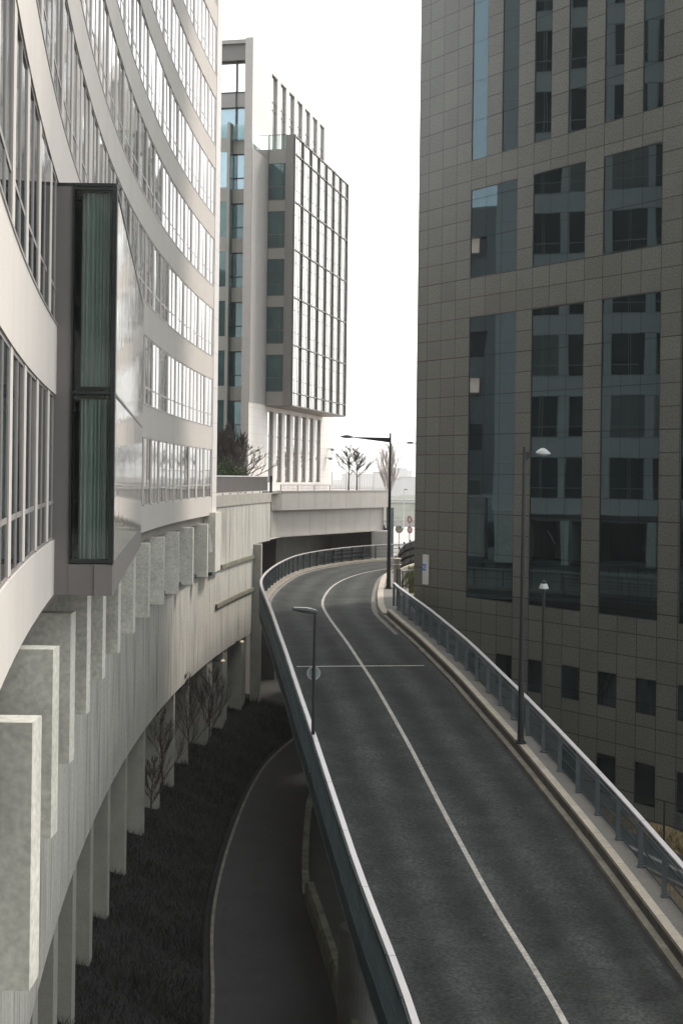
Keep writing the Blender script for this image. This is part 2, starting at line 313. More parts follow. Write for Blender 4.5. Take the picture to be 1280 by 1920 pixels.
# ------------------------------------------------------------------ ground
GZ = CZ - 15.0
g = MB(); g.quad([(-4000, -300, GZ - .1), (4000, -300, GZ - .1), (4000, 8000, GZ - .1), (-4000, 8000, GZ - .1)])
tag(g.build('ground', M['ground']), kind='structure')
def smooth_path(pts, step=1.0):
    p = np.array([[q[0], q[1]] for q in pts], float)
    for _ in range(3):
        q = [p[0]]
        for i in range(len(p) - 1): q += [p[i] * .75 + p[i + 1] * .25, p[i] * .25 + p[i + 1] * .75]
        p = np.array(q + [p[-1]])
    s = np.r_[0, np.cumsum(np.hypot(*np.diff(p, axis=0).T))]; n = max(2, int(s[-1] / step) + 1)
    t = np.linspace(0, s[-1], n); return np.c_[np.interp(t, s, p[:, 0]), np.interp(t, s, p[:, 1])]
def withside(p, zf):                        # side vector points right of travel
    o = []
    for i in range(len(p)):
        a = p[max(0, i - 1)]; b = p[min(len(p) - 1, i + 1)]; d = np.array([b[0] - a[0], b[1] - a[1]]); d /= np.hypot(*d)
        o.append((V3((p[i][0], p[i][1], zf(p[i][1]))), V3((d[1], -d[0], 0))))
    return o
railL = [(2.3, 12), (1.75, 17), (1.32, 22), (1.09, 24.2), (.77, 26.8), (.49, 29.2), (.25, 31.4), (-.11, 34.5), (-.6, 38.8), (-1.2, 43.8), (-1.66, 48.1), (-2.2, 53), (-3.18, 62.8), (-3.82, 69), (-4.0, 74), (-3.79, 80), (-3.33, 87.5), (-2.6, 93.5), (-1.09, 99.1), (1.0, 104.4), (3.6, 108.3), (6.5, 111.5), (14, 117), (26, 124), (44, 132)]
asR = [(7.6, 12), (7.0, 19), (6.48, 26), (6.30, 29.3), (6.02, 32.7), (5.6, 36.5), (5.14, 40.2), (4.55, 44.8), (3.68, 52), (2.76, 59.5), (2.3, 63.6), (1.86, 67.6), (1.84, 71), (1.97, 76), (2.2, 81.5), (2.55, 88), (3.3, 94.5), (5.1, 100.3), (8, 104.5), (16, 111), (28, 118.5), (46, 126.5)]
ctr = [(4.9, 12), (4.4, 19), (4.03, 24.8), (3.76, 27.4), (3.36, 30.6), (2.84, 35.2), (2.25, 40.7), (1.63, 46.4), (.88, 53), (.06, 60.5), (-.6, 66.8), (-.93, 71.5), (-.8, 77), (-.3, 84), (.7, 90.3), (2.1, 95.6), (4.4, 100.3), (7.3, 103.8), (15, 110.7), (27, 118), (45, 126)]
pL = smooth_path(railL, .8); pR = smooth_path(asR, .8); pC = smooth_path(ctr, .8)
PL = withside(pL, zroad); PR = withside(pR, zroad); PC = withside(pC, zroad)
# asphalt: both edges resampled to the same count
def resamp(P, n):
    s = [0]
    for i in range(len(P) - 1): s.append(s[-1] + (P[i + 1][0].xy - P[i][0].xy).length)
    t = np.linspace(0, s[-1], n); xs = np.interp(t, s, [p[0].x for p in P]); ys = np.interp(t, s, [p[0].y for p in P])
    return [V3((x, y, zroad(y))) for x, y in zip(xs, ys)]
LE = [p + n * .32 for p, n in PL]
ym = np.array([p.y for p in LE]); yr = np.array([p.y for p, _ in PR])
A_ = resamp([(p, None) for p in LE], 170); B_ = resamp(PR, 170)
g = MB()
for a in range(6):
    g.strip([A_[i].lerp(B_[i], a / 6) for i in range(170)], [A_[i].lerp(B_[i], (a + 1) / 6) for i in range(170)], u0=a, u1=a + 1)
tag(g.build('ramp_road', M['asphalt'], smooth=True, weld=True), kind='structure')
# gutter strip on the left, worn pale
g = MB(); g.sweep([(p + V3((0, 0, .004)), n) for p, n in PL], [(.30, 0), (.46, 0)], closed=False)
tag(g.build('gutter_strip', M['walk']), kind='structure')
g = MB(); g.sweep([(p + V3((0, 0, .004)), n) for p, n in PR if p.y > 60], [(-.28, 0), (-.02, 0)], closed=False)
tag(g.build('gutter_strip', M['walk']), kind='structure')
# left kerb upstand (whole length; it shows at the far bend)
g = MB(); g.sweep(PL, [(-.115, -.5), (-.115, .17), (.10, .17), (.12, .10), (.30, .09), (.31, -.5)])
tag(g.build('left_kerb', M['kerb_low']), kind='structure')
g = MB(); g.sweep([(p + V3((0, 0, .005)), n) for p, n in PR if p.y < 68], [(-.10, 0), (.02, 0)], closed=False)
tag(g.build('kerb_shadow_strip', mk('painted_kerb_shadow', (.008, .008, .008), .8)), kind='structure')  # shadow line along the kerb, painted as a dark strip
# right kerb, riser, top stone and footway
g = MB(); g.sweep([q for q in PR if q[0].y < 66.5], [(.02, -.5), (.02, .10), (.18, .10), (.18, -.5)])
tag(g.build('kerb_low_stone', M['kerb_low']), kind='structure')
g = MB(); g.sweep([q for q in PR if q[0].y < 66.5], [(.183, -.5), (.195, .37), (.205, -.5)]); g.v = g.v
tag(g.build('kerb_riser', M['riser']), kind='structure')
g = MB(); g.sweep([q for q in PR if q[0].y < 66.5], [(.19, .30), (.19, .38), (.39, .38), (.39, .30)])
tag(g.build('kerb_top_stone', M['kerb']), kind='structure')
g = MB(); g.sweep([q for q in PR if q[0].y < 66.5], [(.206, -.5), (.206, .365), (.80, .365), (.80, -.5)])
tag(g.build('footway', M['walk']), kind='structure')
g = MB(); g.sweep([q for q in PR if q[0].y >= 66.0], [(.02, -.5), (.02, .2), (.34, .2), (.34, -.5)])
tag(g.build('kerb_island_stone', M['kerb']), kind='structure')
g = MB(); g.sweep([q for q in PR if 66.0 <= q[0].y], [(.345, -.5), (.345, .17), (1.7, .17), (1.7, -.5)])
tag(g.build('island_paving', M['walk']), kind='structure')
# ramp body
g = MB()
k = int(170 * .80)
for i in range(169):
    a, b, c, d = A_[i] + V3((-.30, 0, 0)), B_[i] + V3((.78, 0, 0)), B_[i + 1] + V3((.78, 0, 0)), A_[i + 1] + V3((-.30, 0, 0))
    z = V3((0, 0, -.30)); zz = V3((0, 0, -1.25))
    a2, b2, c2, d2 = a.lerp(b, .2), a.lerp(b, .8), d.lerp(c, .8), d.lerp(c, .2)
    g.quad([a + z, d + z, c + z, b + z]); g.quad([a + z, a2 + zz, d2 + zz, d + z]); g.quad([a2 + zz, b2 + zz, c2 + zz, d2 + zz]); g.quad([b2 + zz, b + z, c + z, c2 + zz])
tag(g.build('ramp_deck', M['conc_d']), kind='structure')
# markings
g = MB(); g.sweep([(p + V3((0, 0, .009)), n) for p, n in PC], [(-.06, 0), (.06, 0)], closed=False)
tag(g.build('road_centre_marking', M['paint']), kind='structure')
a = onroad(556, 1251); b = onroad(795, 1249)
g = MB(); dd = (b - a).normalized(); sx = V3((-dd.y, dd.x, 0)) * .09
n_ = 14
for i in range(n_):
    p = a.lerp(b, i / n_); q = a.lerp(b, (i + 1) / n_)
    p.z = zroad(p.y) + .014; q.z = zroad(q.y) + .014; g.quad([p - sx, q - sx, q + sx, p + sx])
tag(g.build('road_cross_marking', M['paint_faint']), kind='structure')
# ------------------------------------------------------------------ railings of the ramp
def railing(name, label, path, side, y0, y1, top, bot_, foot, spacing=1.72, rod_mat=None):
    """posts, mesh panels and a pale cap along a path; side = offset of the line"""
    P = [(p + n * side, n) for p, n in path if y0 <= p.y <= y1]
    s = [0]
    for i in range(len(P) - 1): s.append(s[-1] + (P[i + 1][0] - P[i][0]).length)
    n = int(s[-1] / spacing); t = np.linspace(0, s[-1], n + 1)
    pt = [V3([np.interp(q, s, [p[0][k] for p in P]) for k in range(3)]) for q in t]
    nm = [V3([np.interp(q, s, [p[1][k] for p in P]) for k in range(3)]).normalized() for q in t]
    root = thing(name, label, 'railing', pt[0])
    c = MB(); c.sweep([(pt[i], nm[i]) for i in range(len(pt))], [(-.06, top), (-.06, top + .04), (.06, top + .04), (.06, top)])
    c.build('handrail', lines_cap, root)
    c = MB(); c.sweep([(pt[i], nm[i]) for i in range(len(pt))], [(-.065, top - .12), (-.065, top - .08), (-.035, top - .08), (-.035, top - .12)] if side < 0 else [(-.085, top - .10), (-.085, top - .075), (-.06, top - .075), (-.06, top - .10)])
    c.build('upper_rod', rod_mat, root)
    for i in range(len(pt)):
        b_ = MB(); u = V3((-nm[i].y, nm[i].x, 0))
        b_.frame_box(pt[i], u, nm[i], V3((0, 0, 1)), (-.014, -.055, foot), (.014, .055, top - .005))
        b_.frame_box(pt[i], u, nm[i], V3((0, 0, 1)), (-.07, -.06, foot - .01), (.07, .12, foot + .03))
        b_.build('post', M['rail_post'], root)
    return root, pt, nm
def mesh_panel(root, a, b, na, nb, off, lo, hi, n=26, hw=.013):
    m = MB(); d = b - a
    A = a + na * off; B = b + nb * off
    u = (B - A); L = u.length; u.normalize(); nn = V3((u.y, -u.x, 0)).normalized()
    for i in range(n):
        p = A.lerp(B, (i + .5) / n)
        m.frame_box(p, u, nn, V3((0, 0, 1)), (-hw, -.004, lo + .02), (hw, .004, hi - .02))
    for z in (lo, lo + (hi - lo) * .33, lo + (hi - lo) * .66, hi):
        m.bar(A.lerp(B, .02) + V3((0, 0, z)), A.lerp(B, .98) + V3((0, 0, z)), .02, .035)
    return m
lines_cap = lines(mk('rail_cap_jointed', (.42, .395, .395), .35, var=.05, scale=1.5, coord='UV'), 3.44, None, wd=.03, amt=.6)
rL, ptL, nmL = railing('railing', 'long blue grey mesh railing with pale cap along the left edge of the curving ramp', PL, -.05, 14, 119, 1.17, 0, .12, rod_mat=M['rail_post'])
cnt = 0
for i in range(len(ptL) - 1):
    near = ptL[i].y < 76
    m = mesh_panel(rL, ptL[i], ptL[i + 1], nmL[i], nmL[i + 1], -.085, -.36 if near else .25, 1.15, n=26 if near else 14, hw=.008)
    m.build('mesh_panel', M['rail_mesh'], rL)
rR, ptR, nmR = railing('railing', 'blue grey mesh railing with pale cap along the right footway of the ramp', PR, .68, 14, 68.3, 1.43, 0, .37, rod_mat=M['rail_post'])
for i in range(len(ptR) - 1):
    m = mesh_panel(rR, ptR[i], ptR[i + 1], nmR[i], nmR[i + 1], .10, .40, 1.34, n=20, hw=.006)
    m.build('mesh_panel', M['rail_mesh'], rR)
# ------------------------------------------------------------------ lower road, slope, kerb wall, piers
z0 = GZ
lw = [onz(x, y, z0) for x, y in ((406, 1920), (397, 1745), (415, 1638), (446, 1540), (477, 1469), (513, 1416))]
rw = [onz(x, y, z0) for x, y in ((642, 1920), (575, 1705), (564, 1672), (568, 1576), (576, 1490))]
lp = smooth_path([(-2.2, 20), (-2.9, 30)] + [(p.x, p.y) for p in lw] + [(-1.0, 88), (2, 110)], 1.0)
rp = smooth_path([(1.6, 20), (1.0, 30)] + [(p.x, p.y) for p in rw] + [(0.5, 78), (4, 105)], 1.0)
def rs2(p, n):
    s = np.r_[0, np.cumsum(np.hypot(*np.diff(p, axis=0).T))]; t = np.linspace(0, s[-1], n)
    return [V3((a, b, z0)) for a, b in zip(np.interp(t, s, p[:, 0]), np.interp(t, s, p[:, 1]))]
LA, LB = rs2(lp, 80), rs2(rp, 80)
g = MB(); g.strip(LA, LB); tag(g.build('lower_road', M['asphalt_low']), kind='structure')
for k_, mt in ((.02, 'kerb_low'), ):
    g = MB(); Q = withside(lp, lambda y: z0); g.sweep(Q, [(-.10, -.05), (-.10, .08), (.0, .08), (.0, -.05)])
    tag(g.build('lower_kerb', M['kerb_low']), kind='structure')
g = MB(); g.sweep([(p + V3((0, 0, .006)), n) for p, n in Q], [(.25, 0), (.42, 0)], closed=False)
g.sweep([(p + V3((0, 0, .006)), n) for p, n in Q], [(1.15, 0), (1.45, 0)], closed=False)
tag(g.build('lower_road_wear', mk('worn_tracks', (.026, .0255, .0265), .8, var=.35, scale=1)), kind='structure')
Q = withside(rp, lambda y: z0)
g = MB(); g.sweep([q for q in Q if q[0].y < 50.5], [(0, 0), (0, .62), (.09, .72), (.30, .72), (.30, 0)])
o = g.build('low_wall', M['wall_moss'], weld=True); tag(o, 'low mossy concrete kerb wall beside the lower road near the round pier', 'low wall')
g = MB(); g.sweep([q for q in Q if 50.8 < q[0].y < 74], [(0, 0), (0, .35), (.25, .35), (.25, 0)])
o = g.build('low_wall', M['wall_moss'], weld=True); tag(o, 'thin low concrete kerb in the shade further along the lower road', 'low wall')
def pier(x, y, r, zt, label):
    t = thing('concrete_pier', label, 'pier', (x, y, z0)); m = MB()
    m.lathe((x, y, z0), [(r, 0), (r, (zt - z0) * .45), (r * .985, (zt - z0) * .451), (r, (zt - z0) * .455), (r, zt - z0 - .05), (r - .05, zt - z0)], 32)
    m.build('shaft', M['conc_d'], t, smooth=False)  # dark concrete colour stands in for the shade under the ramp
    m = MB(); m.lathe((x, y, z0), [(r + .08, -.05), (r + .08, .12), (r + .02, .16)], 32); m.build('base_ring', M['conc_d'], t)
pier(.62, 38, .56, CZ - 12.0, 'short round concrete pier stub beside the lower road under the ramp edge')
for i, (x, y) in enumerate(((1.6, 58), (-.3, 80))):
    pier(x, y, .45, zroad(y) - 1.2, ['round concrete pier in deep shade beneath the middle of the ramp', 'round concrete pier holding the ramp near the bend'][i])
# ------------------------------------------------------------------ the big arc (left building and retaining wall share it)
def AX(y): return -6.75 + (y - 58) ** 2 / 508
def AP(y, off=0, z=0):                      # off = metres behind the fin edges
    d = (y - 58) / 254; L = math.hypot(1, d); return V3((AX(y) - off / L, y + off * d / L, CZ + z))
def AN(y):
    d = (y - 58) / 254; L = math.hypot(1, d); return V3((1 / L, -d / L, 0))
def arc_wall(m, y0, y1, off0, off1, za, zb, step=1.0):
    n = max(1, int((y1 - y0) / step)); ys = np.linspace(y0, y1, n + 1)
    m.sweep([(AP(y, 0, 0), -AN(y)) for y in ys], [(off0, za), (off0, zb), (off1, zb), (off1, za)])
# UV of sweep: u = length, v = around the section -> the outer face keeps u = metres along the wall
SH = 3.6; YE = 73.0; Y0B = 9.85
ob = thing('office_building', 'curved white office building with ribbon windows, concrete fins and a glass bay at the left', 'office building', (-8, 45, GZ))
BW = 2.525; nb_ = int(round((YE - Y0B) / BW)); NS = 11
ZW0, ZW1 = -1.12, 1.32
for k in range(NS + 1):
    m = MB(); lo = -2.05 if k == 0 else ZW1 + SH * (k - 1) + 0; hi = ZW0 + SH * k
    arc_wall(m, Y0B, YE, .35, .75, lo, hi)
    if k == NS: pass
    m.build('spandrel_band', M['facade'], ob, weld=True)
    if k:
        m = MB(); arc_wall(m, Y0B, YE, .335, .36, hi - .0, hi + .035); m.build('sill_line', M['frame_g'], ob)
m = MB()
for k in range(NS):
    for j in range(nb_ + 1):
        y = YE - j * BW; wv = .23 if 0 < j < nb_ else .2
        o_ = AP(y, .365, ZW0 + SH * k + .036); t_ = V3((-AN(y).y, AN(y).x, 0))
        m.frame_box(o_, t_, -AN(y), V3((0, 0, 1)), (-wv, 0, 0), (wv, .3, 2.40))
m.build('window_pier', M['facade'], ob)
# window template (local: x along, y inwards, z up)
def window_mesh():
    f = MB(); W = (BW - .46) / 2; H = 2.44
    fr = .045
    f.box((-W, .0, 0), (-W + fr, .1, H)); f.box((W - fr, 0, 0), (W, .1, H)); f.box((-W + fr, 0, 0), (W - fr, .1, fr)); f.box((-W + fr, 0, H - fr), (W - fr, .1, H))
    f.box((-.09, .002, fr), (-.05, .1, H - fr)); f.box((.05, .002, fr), (.09, .1, H - fr))
    f.box((-W + fr, .004, .60), (W - fr, .1, .66))
    return f
def pane_mesh():
    f = MB(); W = (BW - .46) / 2; f.box((-W + .01, .012, .01), (W - .01, .03, 2.43)); return f
wf = window_mesh(); pf = pane_mesh()
wo = []
for k in range(NS):
    for j in range(nb_):
        yc = YE - (j + .5) * BW; ztop = ZW1 + SH * k
        hid = 24.2 < yc < 40.5 and k <= 1
        p = AP(yc, .372, ZW0 + SH * k)
        vis = (p.z - CZ) / yc < .333
        size = (1 / yc ** 2) if (vis and not hid) else 0
        wo.append((size, k, j, yc, p))
wo.sort(key=lambda a: -a[0])
fm = None; rest = MB(); restg = MB()
for i, (size, k, j, yc, p) in enumerate(wo):
    ya, yb = yc - BW / 2, yc + BW / 2
    t_ = V3((-AN(yc).y, AN(yc).x, 0)); inn = -AN(yc)
    ang = math.atan2(t_.y, t_.x)
    if i < 100 and size > 0:
        if fm is None:
            w1 = wf.build('window', M['frame_g'], ob, local=True); fm = w1; w2 = pf.build('pane', M['glass_l'], w1, local=True); pm = w2
        else:
            w1 = fm.copy(); sc.collection.objects.link(w1); w1.parent = ob
            w2 = pm.copy(); sc.collection.objects.link(w2); w2.parent = w1
        w1.location = p - ob.location; w1.rotation_euler = (0, 0, ang)
        if (i * 7919) % 11 in (0, 4) and yc > 28 and len(w2.material_slots):
            w2.material_slots[0].link = 'OBJECT'; w2.material_slots[0].material = M['glass_blind']
        # glazing is never perfectly true
        w2.rotation_euler = (random.uniform(-.004, .004), 0, random.uniform(-.010, .010))
    else:
        for src, dst in ((wf, rest), (pf, restg)):
            for f_ in src.f:
                dst.quad([p + t_ * src.v[q][0] + inn * src.v[q][1] + V3((0, 0, src.v[q][2])) for q in f_])
tag(rest.build('upper_window_frames', M['frame_g'], ob), kind='stuff'); tag(restg.build('upper_window_panes', M['glass_l'], ob), kind='stuff')
# strip under the fascia, soffit, recess
m = MB(); arc_wall(m, Y0B, YE, .62, 1.2, -2.47, -2.055); m.build('lower_trim', M['fascia_low'], ob, weld=True)
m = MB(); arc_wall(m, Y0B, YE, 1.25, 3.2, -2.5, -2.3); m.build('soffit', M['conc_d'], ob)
m = MB(); arc_wall(m, Y0B, YE + 1.5, 3.2, 3.5, -5.0, -2.3); m.build('recessed_wall', M['room'], ob)
m = MB()
for j in range(60):
    y = Y0B + .6 + j * 1.05
    if y > YE: break
    t_ = V3((-AN(y).y, AN(y).x, 0)); m.frame_box(AP(y, 3.1, -4.9), t_, -AN(y), V3((0, 0, 1)), (-.03, 0, 0), (.03, .09, 2.5))
m.build('recess_mullion', M['frame_d'], ob)
for i in range(12):
    y = 70 - 5.05 * i; m = MB(); x = AX(y)
    zt = -2.42 - (.12 if i == 11 else 0); zb = -5.02 - (.25 if i == 11 else 0)
    m.frame_box((x - .09, y, CZ), (1, .0, 0), (0, 1, 0), (0, 0, 1), (-2.9, 0, zb), (0, .45, zt))
    m.build('concrete_fin', M['conc_fin'], ob)
# end pier, body, roof
e0 = AP(YE, .30, 0)
m = MB(); n_ = AN(YE); t_ = V3((-n_.y, n_.x, 0))
m.frame_box(AP(YE + .02, .33, 0), t_, -n_, V3((0, 0, 1)), (0, 0, -1.9), (1.55, 1.2, 39.2)); m.build('corner_pier', lines(mk('corner_panels', (.55, .53, .51), .5, var=.02), None, 1.8, oz=.9, wd=.035, amt=.35), ob)
m = MB(); m.frame_box(AP(YE - .1, .05, 0), t_, -n_, V3((0, 0, 1)), (-.4, 0, -4.95), (1.55, 1.6, -1.905)); m.build('end_block', M['conc_fin'], ob)
m = MB(); m.quad([at(391.5, 1002, 71.2), at(393.5, 1001, 71.2), at(398.5, 1034, 70.6), at(393, 1037, 70.6)]);
a4 = [V3(q) for q in m.v]; bk = [q + V3((0, .05, 0)) for q in a4]
m.quad(list(reversed(bk)));
for i in range(4): m.quad([a4[i], bk[i], bk[(i + 1) % 4], a4[(i + 1) % 4]])
m.build('open_hopper_window', M['white'], ob)
m = MB()
for k in range(NS):
    arc_wall(m, Y0B, YE, 1.0, 3.2, ZW1 + SH * (k - 1) + .3, ZW0 + SH * k - .3, 2)
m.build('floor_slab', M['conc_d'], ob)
m = MB(); arc_wall(m, Y0B, YE + 1.5, 3.6, 16, -15, 38.7, 3); m.build('building_core', M['room'], ob)
m = MB(); arc_wall(m, Y0B, YE + 1.5, .5, 16, 38.55, 39.0, 3); m.build('roof', M['roof'], ob)
# glass bay
FX0, FX1, FXJ = -3.85, -4.585, -4.85; FY = 24.0; BX1, BY1 = -5.74, 40.9
bay = thing('glass_bay', None, None, (0, 0, 0)); bay.parent = ob; bay.location = V3((-4.5, 24, CZ)) - ob.location
def bq(a, b, za, zb, th=.06, m=None, inset=0):   # vertical slab from plan point a to b
    a = V3((*a, CZ + za)); b = V3((*b, CZ + za)); d = (b - a); L = d.length; d.normalize(); n = V3((d.y, -d.x, 0))
    m.frame_box(a, d, -n, V3((0, 0, 1)), (inset, 0, 0), (L - inset, th, zb - za))
class _P:  # bay children are given in world coordinates
    pass
ZT, ZM, ZB, ZA = 4.86, 1.36, -1.50, -2.06
sidev = V3((BX1 - FX0, BY1 - FY, 0)).normalized()
fa, fb = (FX1, FY), (FX0, FY)
m = MB(); bq((FXJ - .35, FY + .01), (FX1 - .003, FY + .01), ZA, ZT, .3, m); m.build('side_panel', M['bay_panel'], bay)
m = MB(); bq(fa, fb, ZB + .04, ZM - .04, .03, m, .05); bq(fa, fb, ZM + .04, ZT - .08, .03, m, .05); m.build('front_glass', M['bay_front'], bay)
m = MB()
for a, b in ((ZA, ZB - .03),): bq(fa, fb, a, b, .3, m)
bq((FX0 + .003, FY), (BX1, BY1), ZA, ZB - .03, .3, m); m.build('apron', M['bay_panel'], bay)
m = MB()
for z in (ZB - .03, ZM - .04, ZT - .09): bq((FX1, FY - .02), (FX0, FY - .02), z + .02, z + .075, .12, m)
bq((FX1 - .0, FY - .025), (FX1 + .03, FY - .025), ZB, ZT, .1, m); bq((FX0 - .06, FY - .026), (FX0 + .012, FY - .026), ZB - .03, ZT, .12, m)
bq((FX0 + .01, FY + .05), (BX1 + .01, BY1), ZM - .03, ZM + .02, .1, m); bq((FX0 + .01, FY + .05), (BX1 + .01, BY1), ZT - .07, ZT, .1, m)
m.build('bay_frame', M['frame_d'], bay)
m = MB(); o_ = V3((FX0, FY, CZ)); L = (V3((BX1, BY1, 0)) - V3((FX0, FY, 0))).length; nn = V3((sidev.y, -sidev.x, 0))
for i in range(8):
    for a, b in ((ZB - .02, ZM - .03), (ZM + .02, ZT - .07)):
        m.frame_box(o_, sidev, -nn, V3((0, 0, 1)), (.12 + i * (L - .1) / 8, .0, a), (.12 + (i + 1) * (L - .1) / 8 - .02, .03, b))
m.build('side_glass', M['bay_side'], bay)
m = MB(); m.frame_box(o_, sidev, -nn, V3((0, 0, 1)), (.2, .10, ZB), (L, .16, ZT - .1)); m.build('side_lining', M['room'], bay)
m = MB(); m.quad([V3((FXJ - 1.4, FY + .3, CZ + ZT)), V3((FX0, FY, CZ + ZT)), V3((BX1, BY1, CZ + ZT)), V3((BX1 - 1.8, BY1, CZ + ZT))])
m.box((FXJ - .3, FY, CZ + ZT), (FX0, FY + .35, CZ + ZT + .05)); m.build('bay_roof', M['frame_d'], bay)
m = MB(); m.quad([V3((FXJ - 1.0, FY + .3, CZ + ZA)), V3((BX1 - 1.8, BY1, CZ + ZA)), V3((BX1, BY1, CZ + ZA)), V3((FX0, FY, CZ + ZA))]); m.build('bay_soffit', M['bay_panel'], bay)
def bfloor(m, za, zb, y1=39.5):
    k = (BX1 - FX0) / (BY1 - FY)
    lo = [V3((FX1 - .9, FY + .45, za)), V3((FX0 - .3, FY + .45, za)), V3((FX0 - .3 + k * (y1 - FY), y1, za)), V3((FX1 - .9 + k * (y1 - FY), y1, za))]; up = [q + V3((0, 0, zb - za)) for q in lo]
    m.quad(list(reversed(lo))); m.quad(up)
    for i in range(4): m.quad([lo[i], lo[(i + 1) % 4], up[(i + 1) % 4], up[i]])
m = MB(); bfloor(m, CZ + ZB, CZ + ZB + .05); bfloor(m, CZ + ZM - .1, CZ + ZM + .1); bfloor(m, CZ + ZT - .15, CZ + ZT - .11); m.box((FX1 - 1.2, FY + 5, CZ + ZB), (FX0 - .9, FY + 5.2, CZ + ZT)); m.build('bay_floor', M['room'], bay)
m = MB(); N = 60
for lv, (a, b) in enumerate(((ZB + .05, ZM - .1), (ZM + .12, ZT - .1))):
    pr = None
    for i in range(N + 1):
        t = i / N; x = FX1 + .13 + t * .50; y = FY + .16 + .02 * t + .045 * math.sin(t * 46 + 1.5 * math.sin(t * 9)) + .02 * math.sin(t * 97 + lv)
        cur = (V3((x, y, CZ + a)), V3((x, y, CZ + b)))
        if pr: m.quad([pr[0], cur[0], cur[1], pr[1]])
        pr = cur
m.build('curtain', M['curtain'], bay)
# ------------------------------------------------------------------ retaining wall on the same arc
rt = thing('retaining_wall', 'tall curved board marked concrete retaining wall with pilasters below the white office building', 'retaining wall', (-7, 50, GZ))
m = MB(); arc_wall(m, 8, 75.1, .8, 1.6, -9.95, -4.93, .8); m.build('wall_face', M['board'], rt)
m = MB(); arc_wall(m, 8, 75.1, .72, 3.2, -4.925, -4.86); m.build('coping', M['conc_d'], rt)
m = MB(); arc_wall(m, 50, 75.1, .60, .79, -5.10, -4.90); m.build('gutter', M['rail_post'], rt)
m = MB(); arc_wall(m, 8, 75.1, 2.3, 2.8, -15.1, -9.9, 1.0); m.build('recessed_base', M['board'], rt)
ys_ = [70, 65.5, 61, 56.3, 50.9, 46, 41.3, 36.8, 32.3, 27.8, 23.3, 19]
for y in ys_:
    m = MB(); m.frame_box((AX(y) - .95, y, CZ), (1, 0, 0), (.02, 1, 0), (0, 0, 1), (-1.4, 0, -15.1), (0, .45, -9.94)); m.build('pilaster', M['conc'], rt)
# far stretch, Y 75 to 95
m = MB(); arc_wall(m, 75.1, 90, .8, 1.6, -9.95, -1.15, .8); m.build('upper_wall', M['board'], rt)
m = MB(); arc_wall(m, 90.03, 95.6, .8, 1.6, -4.35, -1.15, .8); m.build('bridge_end_wall', M['board'], rt)
m = MB(); arc_wall(m, 75.1, 95.6, .74, 1.0, -1.75, -1.12, .8); m.build('parapet_band', M['conc'], rt)
for (ya, yb, z) in ((79, 89.9, -5.0), (77.5, 89.9, -7.05)):
    m = MB(); arc_wall(m, ya, yb, .66, .82, z - .22, z, .8); m.build('ledge', M['ledge'], rt)
m = MB(); arc_wall(m, 75.1, 77.6, .6, .82, -5.3, -4.7, .8); m.build('gutter_box', M['rail_post'], rt)
m = MB(); arc_wall(m, 75.1, 100, 2.6, 3.0, -15.1, -9.9, 1.0); m.build('recessed_base', M['conc_d'], rt)
for y in (75.4, 80.6, 86.8):
    m = MB(); m.frame_box((AX(y) - .85, y, CZ), (1, 0, 0), (.02, 1, 0), (0, 0, 1), (-1.6, 0, -15.1), (0, 2.6 if y < 86 else 3.0, -9.94)); m.build('pilaster', M['conc'], rt)
m = MB(); p = at(470.5, 1130, 90.5); q = at(489, 1130, 90.5); m.box((p.x, 90.2, GZ - .1), (q.x, 91.4, CZ - 4.36)); m.build('end_pier', M['conc'], rt)
for (x, y) in ((418, 1241), (453.5, 1205)):
    p = at(x, y, 79 if x < 430 else 84.5); m = MB(); m.lathe(p, [(.03, 0), (.12, .02), (.12, .08), (.04, .12)], 10)
    t = thing('wall_lamp', ['small lit lamp in the first dark opening below the retaining wall', 'small lit lamp in the second dark opening nearer the ramp bend'][x > 430], 'lamp', p); m.build('lamp_body', M['lit'], t)
    m = MB(); m.box((p.x - 1.2, p.y - .02, p.z + .03), (p.x, p.y + .02, p.z + .07)); m.build('bracket', M['black'], t)
# ------------------------------------------------------------------ underpass bridge, fascia and terrace
fasc = [(508, 99.2), (528, 100.3), (560, 102.5), (600, 105.3), (640, 108.3), (690, 112.3), (728, 115.6)]
def fpt(px, y): a, b = ray(px, 930); return (a * y, y)
fp = [fpt(*q) for q in fasc]
br = thing('bridge_parapet', 'two tier pale concrete bridge fascia curving over the dark underpass behind the bend', 'bridge', (fp[0][0], fp[0][1], CZ - 4.4))
P1 = smooth_path(fp[1:], 1.2); zt = lambda y: CZ
P1s = [(V3((a, b, CZ)), n) for (p, n), (a, b) in zip(withside(P1, zt), P1)]
m = MB(); m.sweep(P1s, [(0, -2.42), (0, -1.10), (-1.6, -1.10), (-1.6, -2.42)]); m.build('upper_band', M['fascia'], br)
m = MB(); m.sweep(P1s, [(.04, -1.12), (.04, -1.03), (-.4, -1.03), (-.4, -1.12)]); m.build('coping', M['conc'], br)
P2s = [(p, n) for p, n in P1s if p.x < (696 - 640) / F * 113.5]
m = MB(); m.sweep([(p, n) for p, n in P1s], [(-.42, -4.30), (-.42, -2.43), (-1.6, -2.43), (-1.6, -4.30)]); m.build('lower_band', M['fascia'], br)
m = MB(); a = V3((fp[0][0], fp[0][1], 0)); b = V3((fp[1][0], fp[1][1], 0)); 
m.quad([V3((a.x, a.y, CZ - 2.42)), V3((b.x, b.y, CZ - 2.42)), V3((b.x, b.y, CZ - 1.05)), V3((a.x, a.y, CZ - 1.05))]); m.quad([V3((a.x, a.y, CZ - 4.3)), V3((b.x - .3, b.y + .3, CZ - 4.3)), V3((b.x - .3, b.y + .3, CZ - 2.42)), V3((a.x, a.y + .0, CZ - 2.42))])
